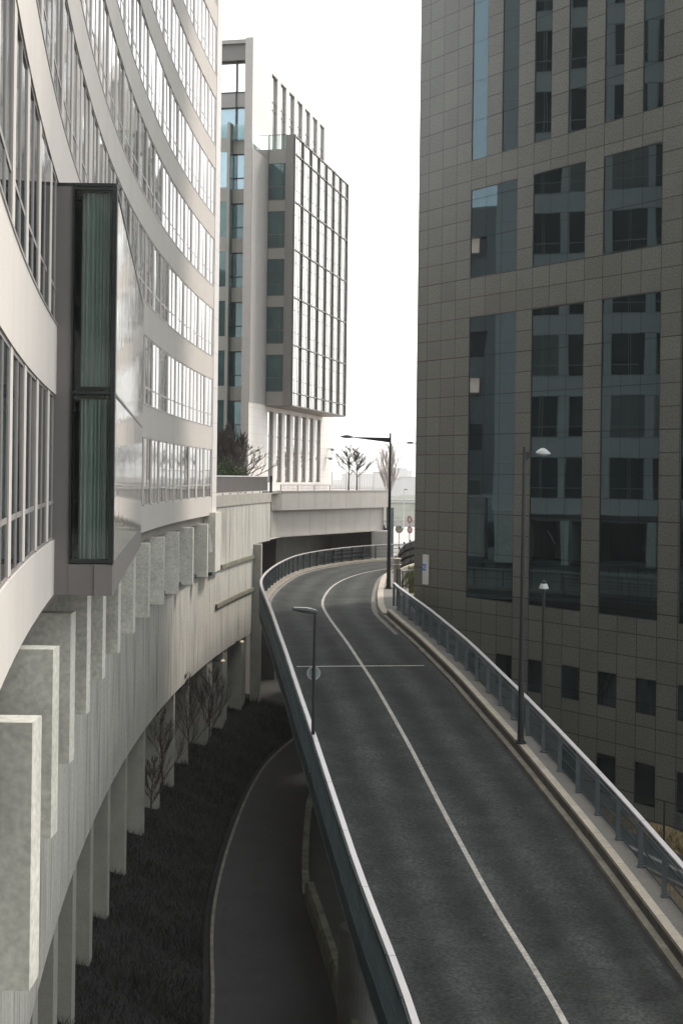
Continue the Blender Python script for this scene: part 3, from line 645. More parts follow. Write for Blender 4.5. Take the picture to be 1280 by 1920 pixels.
m.quad([V3((a.x, a.y, CZ - 4.3)), V3((a.x, a.y, CZ - 1.05)), V3((a.x - .1, a.y + 3, CZ - 1.05)), V3((a.x - .1, a.y + 3, CZ - 4.3))]); m.build('end_face', M['conc'], br)
m = MB(); e = P1s[-1][0]; xw = at(696, 1000, 113.8).x
m.box((xw, 113.6, CZ - 7), (e.x - .05, 119, CZ - 4.31)); m.build('abutment', M['fascia'], br)
# end wall of the fascia, facing right
m = MB(); m.quad([V3((e.x, e.y, CZ - 7)), V3((e.x + .3, e.y + 14, CZ - 7)), V3((e.x + .3, e.y + 14, CZ - 1.1)), V3((e.x, e.y, CZ - 1.1))]); m.build('end_wall', M['fascia'], br)
# back wall of the underpass and soffit
m = MB(); m.sweep([(p, n) for p, n in P1s], [(-5, -12), (-5, -4.3), (-5.4, -4.3), (-5.4, -12)]); m.build('underpass_wall', M['conc'], br)
m = MB(); m.box((at(600, 1000, 117).x, 117.6, CZ - 8), (e.x - .1, 118.4, CZ - 4.31)); m.build('underpass_wall', M['conc'], br)
bx0 = AP(90.5, 3.2, 0)
m = MB(); m.box((bx0.x - .6, 90.5, GZ - .1), (bx0.x, 106, CZ - 4.31)); m.box((bx0.x, 105.4, GZ - .1), (P1s[0][0].x - .6, 106, CZ - 4.31)); m.build('underpass_side_wall', M['conc_d'], br)
# terrace slab
tp = [V3((-60, 76, CZ - 1.2)), V3((AP(76, .9).x, 76, CZ - 1.2))] + [V3((AP(y, .9).x, y, CZ - 1.2)) for y in range(80, 96, 3)] + [V3((p.x - .05, p.y + .25, CZ - 1.2)) for p, n in P1s] + [V3((e.x + .2, 138, CZ - 1.2)), V3((-60, 138, CZ - 1.2))]
m = MB(); m.quad(tp); m.quad([q + V3((0, 0, -3.12)) for q in reversed(tp)])
tag(m.build('terrace_paving', M['pave']), kind='structure')
# ------------------------------------------------------------------ upper ground at the far right
uz = CZ - 6.42
m = MB(); m.quad([V3(q) for q in ((2.9, 68.4, uz), (3.4, 77.6, uz), (80, 77.6, uz), (80, 96, uz), (60, 180, uz), (60, 420, uz), (-10, 420, uz), (0, 121, uz), (4.0, 106.5, uz), (3.4, 100, uz), (2.7, 95, uz), (2.5, 88, uz))])
tag(m.build('upper_pavement', M['pave']), kind='structure')
m = MB(); m.quad([V3(q) for q in ((3.1, 78.2, uz + .02), (9, 78.2, uz + .02), (16, 101, uz + .45), (8.2, 99.5, uz + .3), (4.7, 96.5, uz + .2), (3.6, 90, uz + .05))])
tag(m.build('lawn', M['grass']), kind='structure')
m = MB()
for i in range(5200):
    u, v = random.random(), random.random(); a = V3((3.2, 78.4, uz)).lerp(V3((9, 78.4, uz)), u); b = V3((4.6, 95.5, uz)).lerp(V3((14, 99, uz)), u); p = a.lerp(b, v)
    if p.x < 3.3 + .02 * max(0, p.y - 78) ** 1.2: continue
    h = random.uniform(.06, .16); an = random.uniform(0, 3.1); d = V3((math.cos(an), math.sin(an), 0)) * .05
    z_ = uz + .02 + (p.y - 78) / 18 * .2
    m.quad([(p.x - d.x, p.y - d.y, z_), (p.x + d.x, p.y + d.y, z_), (p.x + d.x * .3 + random.uniform(-.05, .05), p.y, z_ + h + .25)])
tag(m.build('lawn_grass', M['grass']), label='yellow green rough grass behind the low bar fence beside the granite tower', cat='grass', kind='stuff')
# far green bank with a white wall on top
m = MB(); m.quad([V3((-6, 190, uz)), V3((60, 190, uz)), V3((60, 204, CZ - 3.6)), V3((-6, 204, CZ - 3.6))]); m.quad([V3((-6, 204, CZ - 3.6)), V3((60, 204, CZ - 3.6)), V3((60, 300, CZ - 3.9)), V3((-6, 300, CZ - 3.9))])
tag(m.build('far_bank', M['bank']), kind='structure')
m = MB(); m.box((-6, 204, CZ - 3.7), (60, 204.5, CZ - 3.25)); m.box((-6, 203.9, CZ - 3.25), (60, 204.6, CZ - 3.12))
tag(m.build('boundary_wall', M['white']), 'long white boundary wall on top of the far green bank', 'wall')
m = MB(); m.box((-2, 186, uz), (50, 186.3, uz + .75)); m.box((-2, 185.95, uz + .75), (50, 186.35, uz + .85))
tag(m.build('boundary_wall', M['pave']), 'low pale wall at the foot of the far green bank', 'wall')
# distant town
ci = 0
for (px0, px1, pyt, y) in ((728, 764, 879, 1800), (764, 772, 884, 2000), (700, 726, 886, 2100), (640, 700, 889, 2300), (752, 790, 896, 1240), (725, 750, 899, 1040)):
    a = at(px0, pyt, y); b = at(px1, pyt, y); t = thing('distant_building', ['wide hazy block on the skyline right of the tall lamp', 'narrow hazy block beside the wider one on the skyline', 'low hazy block on the skyline behind the pale poplar', 'long faint block on the skyline behind the two bare trees', 'low pale shed in the haze against the granite tower edge', 'low pale building in the haze right behind the tall lamp pole'][ci], 'building', (a.x, y, GZ)); ci += 1
    m = MB(); m.box((a.x, y, GZ), (b.x, y + 30, a.z)); m.build('wall', M['city'], t)
    m = MB(); m.box((a.x - .5, y - .5, a.z), (b.x + .5, y + 30.5, a.z + 1.2)); m.build('roof', M['roof'], t)
# ------------------------------------------------------------------ white tower
wt = thing('office_tower', 'white stone office tower with projecting glazed box and tall slit windows', 'office tower', (-6, 108, CZ - 1.2))
C2 = V3((-6.77, 102.84, CZ)); S = V3((.2205, .9754, 0)); Fd = V3((.9754, -.2205, 0)); UP = V3((0, 0, 1))   # S along the side, Fd outward of the side face
TL = 27.25; TT = 31.75
def tbox(m, a, b): m.frame_box(C2, S, Fd, UP, a, b)
wins_u = [(5.12 + 2.575 * i, 6.77 + 2.575 * i) for i in range(7)]
m = MB()
def pierced(m, x0, x1, z0_, z1_, holes, y0, y1, mk_box):
    xs = sorted({x0, x1} | {h[0] for h in holes} | {h[1] for h in holes}); zs = sorted({z0_, z1_} | {h[2] for h in holes} | {h[3] for h in holes})
    for i in range(len(xs) - 1):
        run = None
        for j in range(len(zs) - 1):
            cx, cz = (xs[i] + xs[i + 1]) / 2, (zs[j] + zs[j + 1]) / 2
            hole = any(h[0] < cx < h[1] and h[2] < cz < h[3] for h in holes)
            if not hole and run is None: run = zs[j]
            if hole and run is not None: mk_box((xs[i], y0, run), (xs[i + 1], y1, zs[j])); run = None
        if run is not None: mk_box((xs[i], y0, run), (xs[i + 1], y1, zs[-1]))
up_h = [(a, b, 24.4, 30.55) for a, b in wins_u]; lo_h = [(a, b, -.5, 4.95) for a, b in wins_u]
pierced(m, 0, TL, -1.2, TT, up_h + lo_h, -.57, 0, lambda a, b: tbox(m, a, b))
m.build('stone_wall', M['white_cl'], wt)
m = MB(); tbox(m, (-.012, -.575, -1.2), (-.002, .0, TT + .01)); m.build('wall_edge', lines(mk('edge_stone', (.40, .37, .35), .6, var=.03, coord='UV'), None, .62, wd=.03, amt=.12), wt)
m = MB(); tbox(m, (.02, .003, 5.35), (4.36, .03, 23.75)); m.build('side_cladding', M['grey_panel'], wt)
m = MB(); tbox(m, (.02, .003, 23.76), (4.36, .02, 25.6)); m.build('side_glazing', M['glass_w'], wt)
for hs, rows in ((up_h, (27.9, 28.5)), (lo_h, (1.4, 3.0))):
    for (a, b, za, zb) in hs:
        f = MB()
        tbox(f, (a, -.22, za), (a + .07, -.14, zb)); tbox(f, (b - .07, -.22, za), (b, -.14, zb)); tbox(f, ((a + b) / 2 - .25, -.45, za), ((a + b) / 2 - .19, -.33, zb)); tbox(f, ((a + b) / 2 + .19, -.22, za), ((a + b) / 2 + .25, -.14, zb))
        for z in (za, zb - .08) + rows: tbox(f, (a, -.23, z), (b, -.13, z + .08))
        fo = f.build('slit_window', M['mull'], wt); g_ = MB(); tbox(g_, (a, -.19, za), (b, -.17, zb)); g_.build('pane', M['glass_w'], fo)
# projecting box
bxs, bxe, bw_ = 4.40, 22.9, 1.98
pb = thing('projecting_box', None, None); pb.parent = wt; pb.location = V3((0, 0, 0))
BZ0, BZ1, TR = 5.3, 25.65, 24.6
m = MB(); tbox(m, (bxs, .03, BZ0 + .02), (bxe, bw_ - .12, TR)); m.build('box_core', M['glass_t'], pb)
m = MB(); tbox(m, (bxs - .02, .02, BZ0 - .05), (bxe, bw_, BZ0 + .015)); m.build('box_soffit', M['soffit'], pb)
m = MB(); tbox(m, (bxs - .10, bw_ - .62, BZ0), (bxs + .0, bw_ + .0, BZ1)); m.build('corner_panel', M['box_corner'], pb)
m = MB()
zz = [23.5 - 3.6 * i for i in range(5)]
prev = TR - .03
for z in zz:
    tbox(m, (bxs - .06, .05, z + .02), (bxs - .005, bw_ - .63, prev)); prev = z - 2.72; m.build('front_spandrel', M['beige_panel'], pb); m = MB()
tbox(m, (bxs - .06, .05, BZ0), (bxs - .005, bw_ - .63, prev)); m.build('front_spandrel', M['beige_panel'], pb)
for z in zz:
    f = MB(); tbox(f, (bxs - .075, .05, z - 2.76), (bxs - .004, bw_ - .63, z - 2.70)); tbox(f, (bxs - .06, .05, z - 1.75), (bxs - .004, bw_ - .63, z - 1.70)); tbox(f, (bxs - .06, 1.0, z - 2.7), (bxs - .004, 1.04, z))
    fo = f.build('front_window', M['mull'], pb); g_ = MB(); tbox(g_, (bxs - .03, .05, z - 2.70), (bxs - .012, bw_ - .63, z)); g_.build('pane', M['glass_t'], fo)
m = MB(); tbox(m, (bxs - .03, .05, TR), (bxs - .01, bw_ - .62, BZ1)); m.build('glass_balustrade', M['glass_rail'], pb)
m = MB(); tbox(m, (bxs - .05, .05, BZ1), (bxs, bw_ - .62, BZ1 + .05)); tbox(m, (bxs - .05, .0, TR), (bxs, .05, BZ1)); m.build('balustrade_rail', M['mull'], pb)
nbay = 7; bl = (bxe - bxs - .1) / nbay
fl = [BZ0] + [6.25 + 3.6 * i for i in range(6)] + [BZ1]
fl = [5.33, 6.3, 9.9, 13.5, 17.1, 20.7, 24.3, 25.65]
m = MB()
for i in range(nbay + 1):
    s0 = bxs + .06 + i * bl
    tbox(m, (s0 - .075, bw_ - .02, BZ0), (s0 + .075, bw_ + .12, BZ1)); 
m.build('curtain_wall_fin', M['mull'], pb)
m = MB()
for z in fl: tbox(m, (bxs, bw_ - .03, z - .05), (bxe, bw_ + .07, z + .05))
for z in fl[1:-1]:
    for dz in (-.95, -2.65): tbox(m, (bxs, bw_ - .03, z + dz - .02), (bxe, bw_ + .0, z + dz + .02)) if z + dz > BZ0 else None
for i in range(nbay):
    for fr in (.36, .66):
        s0 = bxs + .06 + (i + fr) * bl; tbox(m, (s0 - .03, bw_ - .03, BZ0), (s0 + .03, bw_ + .01, BZ1))
m.build('curtain_wall_grid', M['mull'], pb)
for i in range(nbay):
    for j in range(len(fl) - 1):
        g_ = MB(); s0 = bxs + .06 + i * bl
        tbox(g_, (s0 + .05, bw_ - .04, fl[j] + .04), (s0 + bl - .05, bw_ - .015, fl[j + 1] - .04)); g_.build('pane', M['glass_w'], pb)
m = MB(); tbox(m, (bxe, .02, BZ0), (bxe + .06, bw_ + .1, BZ1)); m.build('box_end', M['mull'], pb)
# recessed curtain wall on the left of the slab edge
rc = thing('recessed_facade', None, None); rc.parent = wt
WL = 6.5
def fbox(m, a, b): m.frame_box(C2 + Fd * -.57, -Fd, S, UP, a, b)      # x to the left, y away, z up
m = MB(); top = 24.5
zs_ = [(27.0, 27.95, 'grey'), ]
for i in range(6):
    z = 24.5 - 3.6 * i; m = MB(); fbox(m, (0, .6, z - 1.03), (WL, .9, z)); m.build('spandrel', M['beige_panel'], rc)
    f = MB(); fbox(f, (0, .66, z - 1.10), (WL, .8, z - 1.031)); fbox(f, (0, .66, z - 2.82), (WL, .8, z - 2.76))
    if i < 5 or True:
        fo = f.build('window_band', M['frame_d'], rc); g_ = MB(); fbox(g_, (0, .75, z - 3.6 + .003), (WL, .77, z - 1.101)); g_.build('pane', M['glass_b'] if i == 0 else M['glass_t'], fo)
m = MB(); fbox(m, (0, .76, -1.2), (WL, .8, 2.9)); m.build('ground_glazing', M['glass_t'], rc)
m = MB(); fbox(m, (0, .6, 2.88), (WL, .9, 2.898 + .0)); m.build('ground_head', M['frame_d'], rc)
m = MB(); fbox(m, (0, .7, 24.51), (WL, .8, 26.85)); m.build('terrace_glazing', M['glass_b'], rc)
m = MB(); fbox(m, (0, .6, 26.86), (WL, .9, 27.95)); m.build('upper_band', M['grey_panel'], rc)
m = MB(); fbox(m, (0, .7, 27.96), (WL, .8, 30.2)); m.build('roof_glazing', M['glass_w'], rc)
m = MB(); fbox(m, (.0, .2, 30.2), (WL, 1.0, 31.45)); m.build('canopy', M['bay_panel'], rc)
m = MB()
for z in (26.85, 27.96, 30.18): fbox(m, (0, .56, z - .04), (WL, .7, z + .04))
fbox(m, (.78, .5, 24.5), (.86, .72, 31.3)); fbox(m, (2.6, .5, 24.5), (2.68, .72, 31.3)); m.build('mullion', M['frame_d'], rc)
m = MB(); fbox(m, (.0, .3, 24.5), (WL, .33, 25.6)); m.build('glass_balustrade', M['glass_rail'], rc)
m = MB(); fbox(m, (1.02, -.25, -1.2), (1.22, -.05, 25.6)); m.build('bay_rib', M['beige_panel'], rc)
m = MB(); fbox(m, (1.02, -.05, -1.2), (1.06, .6, 25.6)); m.build('bay_return', M['glass_t'], rc)
for i in range(6):
    z = 24.5 - 3.6 * i
    g_ = MB(); fbox(g_, (1.22, -.12, z - 3.6), (WL, -.09, z - 1.03)); g_.build('bay_glass', M['glass_t'] if i else M['glass_b'], rc)
    g_ = MB(); fbox(g_, (1.22, -.15, z - 1.029), (WL, .0, z - .0)); g_.build('bay_spandrel', M['beige_panel'], rc)
m = MB(); tbox(m, (1.3, -14, -1.2), (TL - .3, -.6, TT - .4)); m.build('tower_body', M['white_edge'], wt)
m = MB(); tbox(m, (0, -14, TT - .39), (TL, -.05, TT - .1)); m.build('roof', M['roof'], wt)
for (x, y) in ((618, 841), (615.5, 858)):
    s0 = 25.3 if x > 617 else 24.6; z = (at(x, y, 127).z - CZ); m = MB(); tbox(m, (s0 - .35, .0, z - .06), (s0 - .25, .5, z)); tbox(m, (s0 - .7, .35, z - .2), (s0 - .1, .6, z + .0)); m.build('security_camera', M['signback'], wt)
# ------------------------------------------------------------------ granite tower
GP = 1.21; GQ = .984; E = V3((.5505, -.8348, 0)); NG = V3((-.8348, -.5505, 0)); K0 = V3((4.484 * GQ, 76.12 * GQ, CZ))
gt = thing('granite_tower', 'dark brown granite tower with flush teal glass strips on the right', 'office tower', (K0.x, K0.y, GZ))
def gbox(m, a, b): m.frame_box(K0, E * GQ, NG * GQ, UP * GQ, a, b)
RZ = lambda n: -1.79 + 1.0065 * n
upz = RZ(18); holes = []
strip_cols = [(21, 22), (23, 24), (25, 26), (3, 4), (5, 6), (7, 8), (9, 10), (11, 12), (13, 14), (15.05, 16), (17, 18), (19, 20)]
for a, b in strip_cols: holes.append((a * GP, b * GP, upz, 46.0))
for a, b in ((3, 6), (7, 10), (11, 14), (15.05, 18), (19, 22), (23, 26)):
    holes.append((a * GP, b * GP, RZ(12), RZ(16.5))); holes.append((a * GP, b * GP, -6.13, RZ(10)))
for a, b in ((3, 4), (5, 6), (7, 8), (9, 10), (11, 12), (13, 14), (15.05, 16), (17, 18)):
    holes.append((a * GP, b * GP, -10.3, -8.72))
for a, b in ((9, 10), (11, 12), (13, 14), (15.05, 16), (17, 18)): holes.append((a * GP, b * GP, -14.3, -12.45))
m = MB(); pierced(m, -.9, 28 * GP, -15.4, 48, holes, -.4, 0, lambda a, b: gbox(m, a, b)); m.build('granite_cladding', M['granite'], gt)
for (a, b, za, zb) in holes:
    f = MB()
    gbox(f, (a, -.10, za), (a + .03, -.022, zb)); gbox(f, (b - .03, -.10, za), (b, -.022, zb)); gbox(f, (a, -.10, za), (b, -.022, za + .04)); gbox(f, (a, -.10, zb - .04), (b, -.022, zb))
    fo = f.build('window', M['frame_d'], gt); g_ = MB(); gbox(g_, (a + .01, -.06, za + .01), (b - .01, -.035, zb - .01)); g_.build('pane', M['glass_r'], fo)
m = MB(); gbox(m, (-.7, -26, -15.4), (28 * GP - .1, -.45, 47.8)); m.build('tower_core', M['granite'], gt)
m = MB(); gbox(m, (-.95, -26.2, 48.0), (28 * GP + .1, .05, 48.5)); m.build('roof', M['roof'], gt)
# white light box with a blue sign on the corner
lb = thing('wall_light_box', 'tall narrow white panel with small blue square on the corner of the granite tower', 'sign', K0 + V3((0, 0, -4.9)))
m = MB(); gbox(m, (.06, .02, -5.68), (.44, .16, -4.1)); m.build('panel', M['white'], lb)
m = MB(); gbox(m, (.07, .161, -4.95), (.37, .17, -4.6)); m.build('blue_square', M['blue'], lb)
m = MB(); gbox(m, (.10, .165, -4.82), (.14, .176, -4.70)); gbox(m, (.17, .165, -4.84), (.33, .176, -4.80)); gbox(m, (.17, .165, -4.75), (.33, .176, -4.71)); m.build('sign_lettering', M['white'], lb)
ht = thing('plaza_building', 'grey building mirrored in the lower left glass of the granite tower, few windows lit', 'building', (-34, 86, CZ - 1.2))
m = MB(); holes2 = [(3 + 4.2 * i, 4.7 + 4.2 * i, 2.2 + 3.6 * k, 4.2 + 3.6 * k) for i in range(7) for k in range(5)]
def hbox(m, a, b): m.frame_box((-30, 100, CZ), (0, -1, 0), (1, 0, 0), (0, 0, 1), a, b)
pierced(m, 0, 34, -1.2, 20.8, holes2, -.5, 0, lambda a, b: hbox(m, a, b)); m.build('wall', M['grey_panel'], ht)
for i, h in enumerate(holes2):
    m = MB(); hh2 = h[2] + (.9 if i in (19, 16) else 0) if i in (19, 18, 16, 9, 27) else h[2]; hbox(m, (h[0], -.3, hh2), (h[1] - (.5 if i in (19, 18, 16) else 0), -.25, h[3])); m.build('window', M['blind'] if i in (19, 18, 16, 9, 27) else M['frame_d'], ht)
m = MB(); hbox(m, (0, -14, -1.2), (34, -.55, 20.6)); m.build('building_body', M['grey_panel'], ht)
m = MB(); hbox(m, (0, -14, 20.81), (34, 0, 21.0)); m.build('roof', M['roof'], ht)
rb = thing('rear_shade_building', 'unseen grey building added behind the viewpoint to shade walls facing the camera', 'building', (0, -60, GZ))  # added out of view to block light from behind the camera
m = MB(); holes3 = [(2 + 5 * i, 5.6 + 5 * i, -12 + 3.8 * k, -9.6 + 3.8 * k) for i in range(18) for k in range(12)]
def rbox(m, a, b): m.frame_box((-45, -55, CZ), (1, 0, 0), (0, -1, 0), (0, 0, 1), a, b)
pierced(m, 0, 95, -15.1, 34, holes3, 0, .5, lambda a, b: rbox(m, a, b)); m.build('wall', M['beige_panel'], rb)
m = MB(); rbox(m, (.2, .3, -15.1), (94.8, 14, 33.8)); m.build('building_body', M['frame_d'], rb)
m = MB(); rbox(m, (0, 0, 34.01), (95, 14, 34.3)); m.build('roof', M['roof'], rb)
# ------------------------------------------------------------------ street lamps
def lamp_head(m, base, direction, L, wd, th):        # flat teardrop head
    d = V3(direction).normalized(); sd_ = V3((d.y, -d.x, 0)); n = 10; rings = []
    for i in range(n + 1):
        t = i / n; r = math.sin(math.pi * min(1, .06 + t * .92)) ** .55
        c = base + d * (L * t); h = th * (.55 + .45 * math.sin(math.pi * t)) * r
        ring = [c + sd_ * (wd / 2 * r * math.cos(a)) + V3((0, 0, (h if math.sin(a) > 0 else h * .45) * math.sin(a))) for a in [2 * math.pi * j / 12 for j in range(12)]]
        rings.append(ring)
    for i in range(n):
        for j in range(12): m.quad([rings[i][j], rings[i][(j + 1) % 12], rings[i + 1][(j + 1) % 12], rings[i + 1][j]])
    m.quad(list(reversed(rings[0]))); m.quad(rings[-1])
def pole_mesh(b, h, r0, r1):
    m = MB(); m.lathe(b, [(r0 * 1.9, 0), (r0 * 1.9, .03), (r0 * 1.08, .04), (r0 * 1.05, .5), (r0 * 1.0, .52)], 16)
    m.tube(b + V3((0, 0, .5)), b + V3((0, 0, h * .55)), r0, (r0 + r1) / 2, 14); m.tube(b + V3((0, 0, h * .55)), b + V3((0, 0, h)), (r0 + r1) / 2, r1, 14)
    for a in range(4): m.lathe(b + V3((math.cos(a * 1.57 + .8) * r0 * 1.7, math.sin(a * 1.57 + .8) * r0 * 1.7, .03)), [(.02, 0), (.02, .05)], 6)
    return m
# right lamp
b1 = onroad(975.5, 1394, .38); top = at(983, 838, b1.y)
l1 = thing('street_lamp', 'tall dark street lamp with small pale head on the right footway', 'street lamp', b1)
pole_mesh(b1, top.z - b1.z, .09, .045).build('pole', M['black'], l1, smooth=False)
a = at(984, 849, b1.y); e1 = at(1006, 848.5, b1.y)
m = MB(); m.bar(a, e1, .05, .035); m.quad([at(984, 852, b1.y), at(999, 852, b1.y), at(984, 866, b1.y)]); m.quad([at(984, 866, b1.y + .03), at(999, 852, b1.y + .03), at(984, 852, b1.y + .03)]); m.build('bracket', M['black'], l1)
m = MB(); hb = at(1004, 849.5, b1.y); lamp_head(m, hb, (1, .12, -.04), .44, .26, .16); m.build('lamp_head', M['lamp_lt'], l1, smooth=True)
# tall lamp at the bend
b2 = onroad(728, 1103, .2); top = at(731.5, 812, b2.y)
l2 = thing('street_lamp', 'tall dark street lamp with long tapered arm reaching left at the bend', 'street lamp', b2)
pole_mesh(b2, top.z - b2.z, .115, .05).build('pole', M['black'], l2)
m = MB(); y = b2.y
for th_ in (0,):
    A4 = [at(730, 820.5, y), at(730, 829.5, y), at(664, 821, y), at(664, 819.2, y)]
    B4 = [q + V3((0, .09, 0)) for q in A4]; m.quad(A4); m.quad(list(reversed(B4)))
    for i in range(4): m.quad([A4[i], B4[i], B4[(i + 1) % 4], A4[(i + 1) % 4]])
m.build('arm', M['black'], l2)
m = MB(); lamp_head(m, at(664, 820, y), (-1, .05, .02), at(664, 820, y).x - at(636.5, 820, y).x, .36, .13); m.build('lamp_head', M['black'], l2, smooth=True)
# lamp mostly hidden behind granite tower
b3 = V3((at(800, 900, 98).x, 98, uz)); l3 = thing('street_lamp', 'far lamp whose flat head pokes out from behind the granite tower edge', 'street lamp', b3)
y = 98; hz = at(778, 831, y)
pole_mesh(b3, hz.z - b3.z + .3, .13, .07).build('pole', M['black'], l3)
m = MB(); m.bar(V3((b3.x, y, hz.z)), hz, .08, .06); m.build('arm', M['black'], l3)
m = MB(); lamp_head(m, hz, (-1, .05, .0), hz.x - at(759.5, 831, y).x, .36, .12); m.build('lamp_head', M['black'], l3, smooth=True)
# small lamp on the left kerb
by = 38.9; bxx = at(586.2, 1400, by).x; b4 = V3((bxx, by, zroad(by) + .15))
l4 = thing('street_lamp', 'short dark lamp post with flat head standing behind the left railing', 'street lamp', b4)
tp4 = at(590.5, 1151, by)
m = MB(); m.lathe(b4, [(.12, 0), (.12, .03), (.07, .04)], 14); m.tube(b4, tp4, .058, .038, 14); m.build('pole', M['black'], l4)
m = MB(); h0 = at(594, 1149, by); h1 = at(548, 1142, by)
d = (h1 - h0); L = d.length; d.normalize(); sd2 = V3((0, 1, 0)); upv = V3((-d.z, 0, d.x)); 
if upv.z < 0: upv = -upv
prof = [(0, .10, .055), (.06, .12, .085), (.25, .15, .10), (.45, .15, .10), (.95, .13, .055), (1.0, .09, .04)]
rg = [[h0 + d * (L * t) + sd2 * (wd_ * cy) + upv * (hh_ * cz) for cy, cz in ((-1, -.5), (1, -.5), (1, .35), (.7, .9), (-.7, .9), (-1, .35))] for t, wd_, hh_ in prof]
for i in range(len(rg) - 1):
    for j in range(6): m.quad([rg[i][j], rg[i][(j + 1) % 6], rg[i + 1][(j + 1) % 6], rg[i + 1][j]])
m.quad(list(reversed(rg[0]))); m.quad(rg[-1]); m.build('lamp_head', M['frame_d'], l4)
m = MB(); m.frame_box(h0, d, sd2, upv, (.24 * 1, -.07, .098), (L * .93, .07, .106)) if False else None
rg = [h0 + d * (L * t) + upv * (hh_ * .9 + .004) for t, wd_, hh_ in prof[2:5]]
for i in range(2): m.quad([rg[i] + sd2 * -.1, rg[i + 1] + sd2 * -.1, rg[i + 1] + sd2 * .1, rg[i] + sd2 * .1])
m.build('head_cover', M['lamp_lt'], l4)
m = MB(); m.frame_box(h0 + d * (L * .45), d, sd2, upv, (0, -.10, -.055), (L * .42, .10, -.03)); m.build('lens', M['lens'], l4)
# round sign on that pole, seen from behind
sp_ = at(588, 1262.5, by + .09)
sg = thing('road_sign', 'small round sign with pale rim fixed on the short left lamp post', 'sign', sp_)
def disc(m, c, r, nrm, th=.02, n=28, r_in=0):
    nrm = V3(nrm).normalized(); a = nrm.cross(V3((0, 0, 1))).normalized(); b = nrm.cross(a)
    P = lambda rr, t, o: c + a * (rr * math.cos(t)) + b * (rr * math.sin(t)) + nrm * o
    ts = [2 * math.pi * i / n for i in range(n)]
    if not r_in:
        m.quad([P(r, t, th / 2) for t in ts]); m.quad([P(r, t, -th / 2) for t in reversed(ts)])
        for i in range(n): m.quad([P(r, ts[i], -th / 2), P(r, ts[(i + 1) % n], -th / 2), P(r, ts[(i + 1) % n], th / 2), P(r, ts[i], th / 2)])
    else:
        for i in range(n):
            t0, t1 = ts[i], ts[(i + 1) % n]
            for A, B in (((r, th / 2), (r_in, th / 2)), ((r_in, -th / 2), (r, -th / 2)), ((r, -th / 2), (r, th / 2)), ((r_in, th / 2), (r_in, -th / 2))):
                m.quad([P(A[0], t0, A[1]), P(A[0], t1, A[1]), P(B[0], t1, B[1]), P(B[0], t0, B[1])])
m = MB(); disc(m, sp_, .165, (.15, -1, 0)); m.build('sign_plate', M['signback'], sg)
m = MB(); disc(m, sp_, .185, (.15, -1, 0), .035, r_in=.163); m.build('rim', M['lamp_lt'], sg)
m = MB(); m.box((sp_.x - .05, sp_.y - .075, sp_.z - .12), (sp_.x + .05, sp_.y - .012, sp_.z - .09)); m.box((sp_.x - .05, sp_.y - .075, sp_.z + .09), (sp_.x + .05, sp_.y - .012, sp_.z + .12)); m.build('clamp', M['black'], sg)
# post top lantern beyond the right railing
y = 46; c = at(1013, 1104, y); b5 = V3((at(1016, 1350, y).x, y, GZ)); l5 = thing('post_lantern', 'slim post top lantern with pale cap standing below the right railing', 'street lamp', b5)
m = MB(); m.tube(b5, V3((b5.x, y, c.z - .1)), .07, .045, 10); m.lathe(b5, [(.14, 0), (.14, .05), (.09, .07)], 12); m.build('pole', M['black'], l5)
m = MB(); m.lathe(V3((b5.x, y, c.z)), [(.155, 0), (.155, .03), (.11, .15), (.10, .16), (.02, .165)], 20); m.build('cap', M['lamp_lt'], l5)
m = MB(); m.lathe(V3((b5.x, y, c.z - .12)), [(.05, 0), (.07, .05), (.07, .12)], 14); m.lathe(V3((b5.x, y, c.z + .16)), [(.07, 0), (.07, .09), (.02, .11)], 14); m.build('lantern_body', M['frame_d'], l5)
# far thin lamp
y = 175; bt = at(756, 1020, y); bt.z = uz; tz = at(758, 918, y).z
l6 = thing('street_lamp', 'thin faraway lamp with short right arm in front of the green bank', 'street lamp', bt)
m = MB(); m.tube(bt, V3((bt.x, y, tz)), .09, .05, 8); m.build('pole', M['lamp_lt'], l6); m = MB(); m.box((bt.x, y - .1, tz - .06), (at(763.5, 900, y).x, y + .1, tz + .08)); m.build('lamp_head', M['mull'], l6)
# ------------------------------------------------------------------ signs by the far road
y = 118; c = at(748, 992.5, y); bt = V3((c.x, y, uz))
t = thing('traffic_mirror', 'round grey traffic mirror on a thin pole behind the dark lattice fence', 'mirror', bt)
m = MB(); m.tube(bt, V3((c.x, y + .05, c.z)), .035, .035, 8); m.build('pole', M['signback'], t)
m = MB(); disc(m, c, .33, (-.35, -1, -.1), .05); m.build('mirror_disc', M['mirror'], t)
m = MB(); m.frame_box(c, (1, -.3, 0), (.3, 1, 0), UP, (.0, -.12, .12), (.24, -.05, .29)); m.build('hood', M['signback'], t)
y = 126; 
for i, (py, lb_) in enumerate(((974, 'upper'), (993, 'lower'))):
    pass
bt = V3((at(767.5, 1000, y).x, y, uz)); t = thing('road_sign', 'pole with two narrow red rimmed signs one above the other by the far road', 'sign', bt)
m = MB(); m.tube(bt, V3((bt.x, y, at(767, 967, y).z)), .04, .04, 8); m.build('pole', M['signback'], t)
for py in (974, 993.5):
    c = at(768, py, y - .1); m = MB(); disc(m, c, .30, (-.9, -.75, 0), .03); so_ = m.build('sign_plate', M['white'], t)
    m = MB(); disc(m, c + V3((0, -.02, 0)), .32, (-.9, -.75, 0), .05, r_in=.22); m.build('red_rim', M['red'], so_)
y = 112; a = at(732.5, 952, y); b = at(737, 952, y)
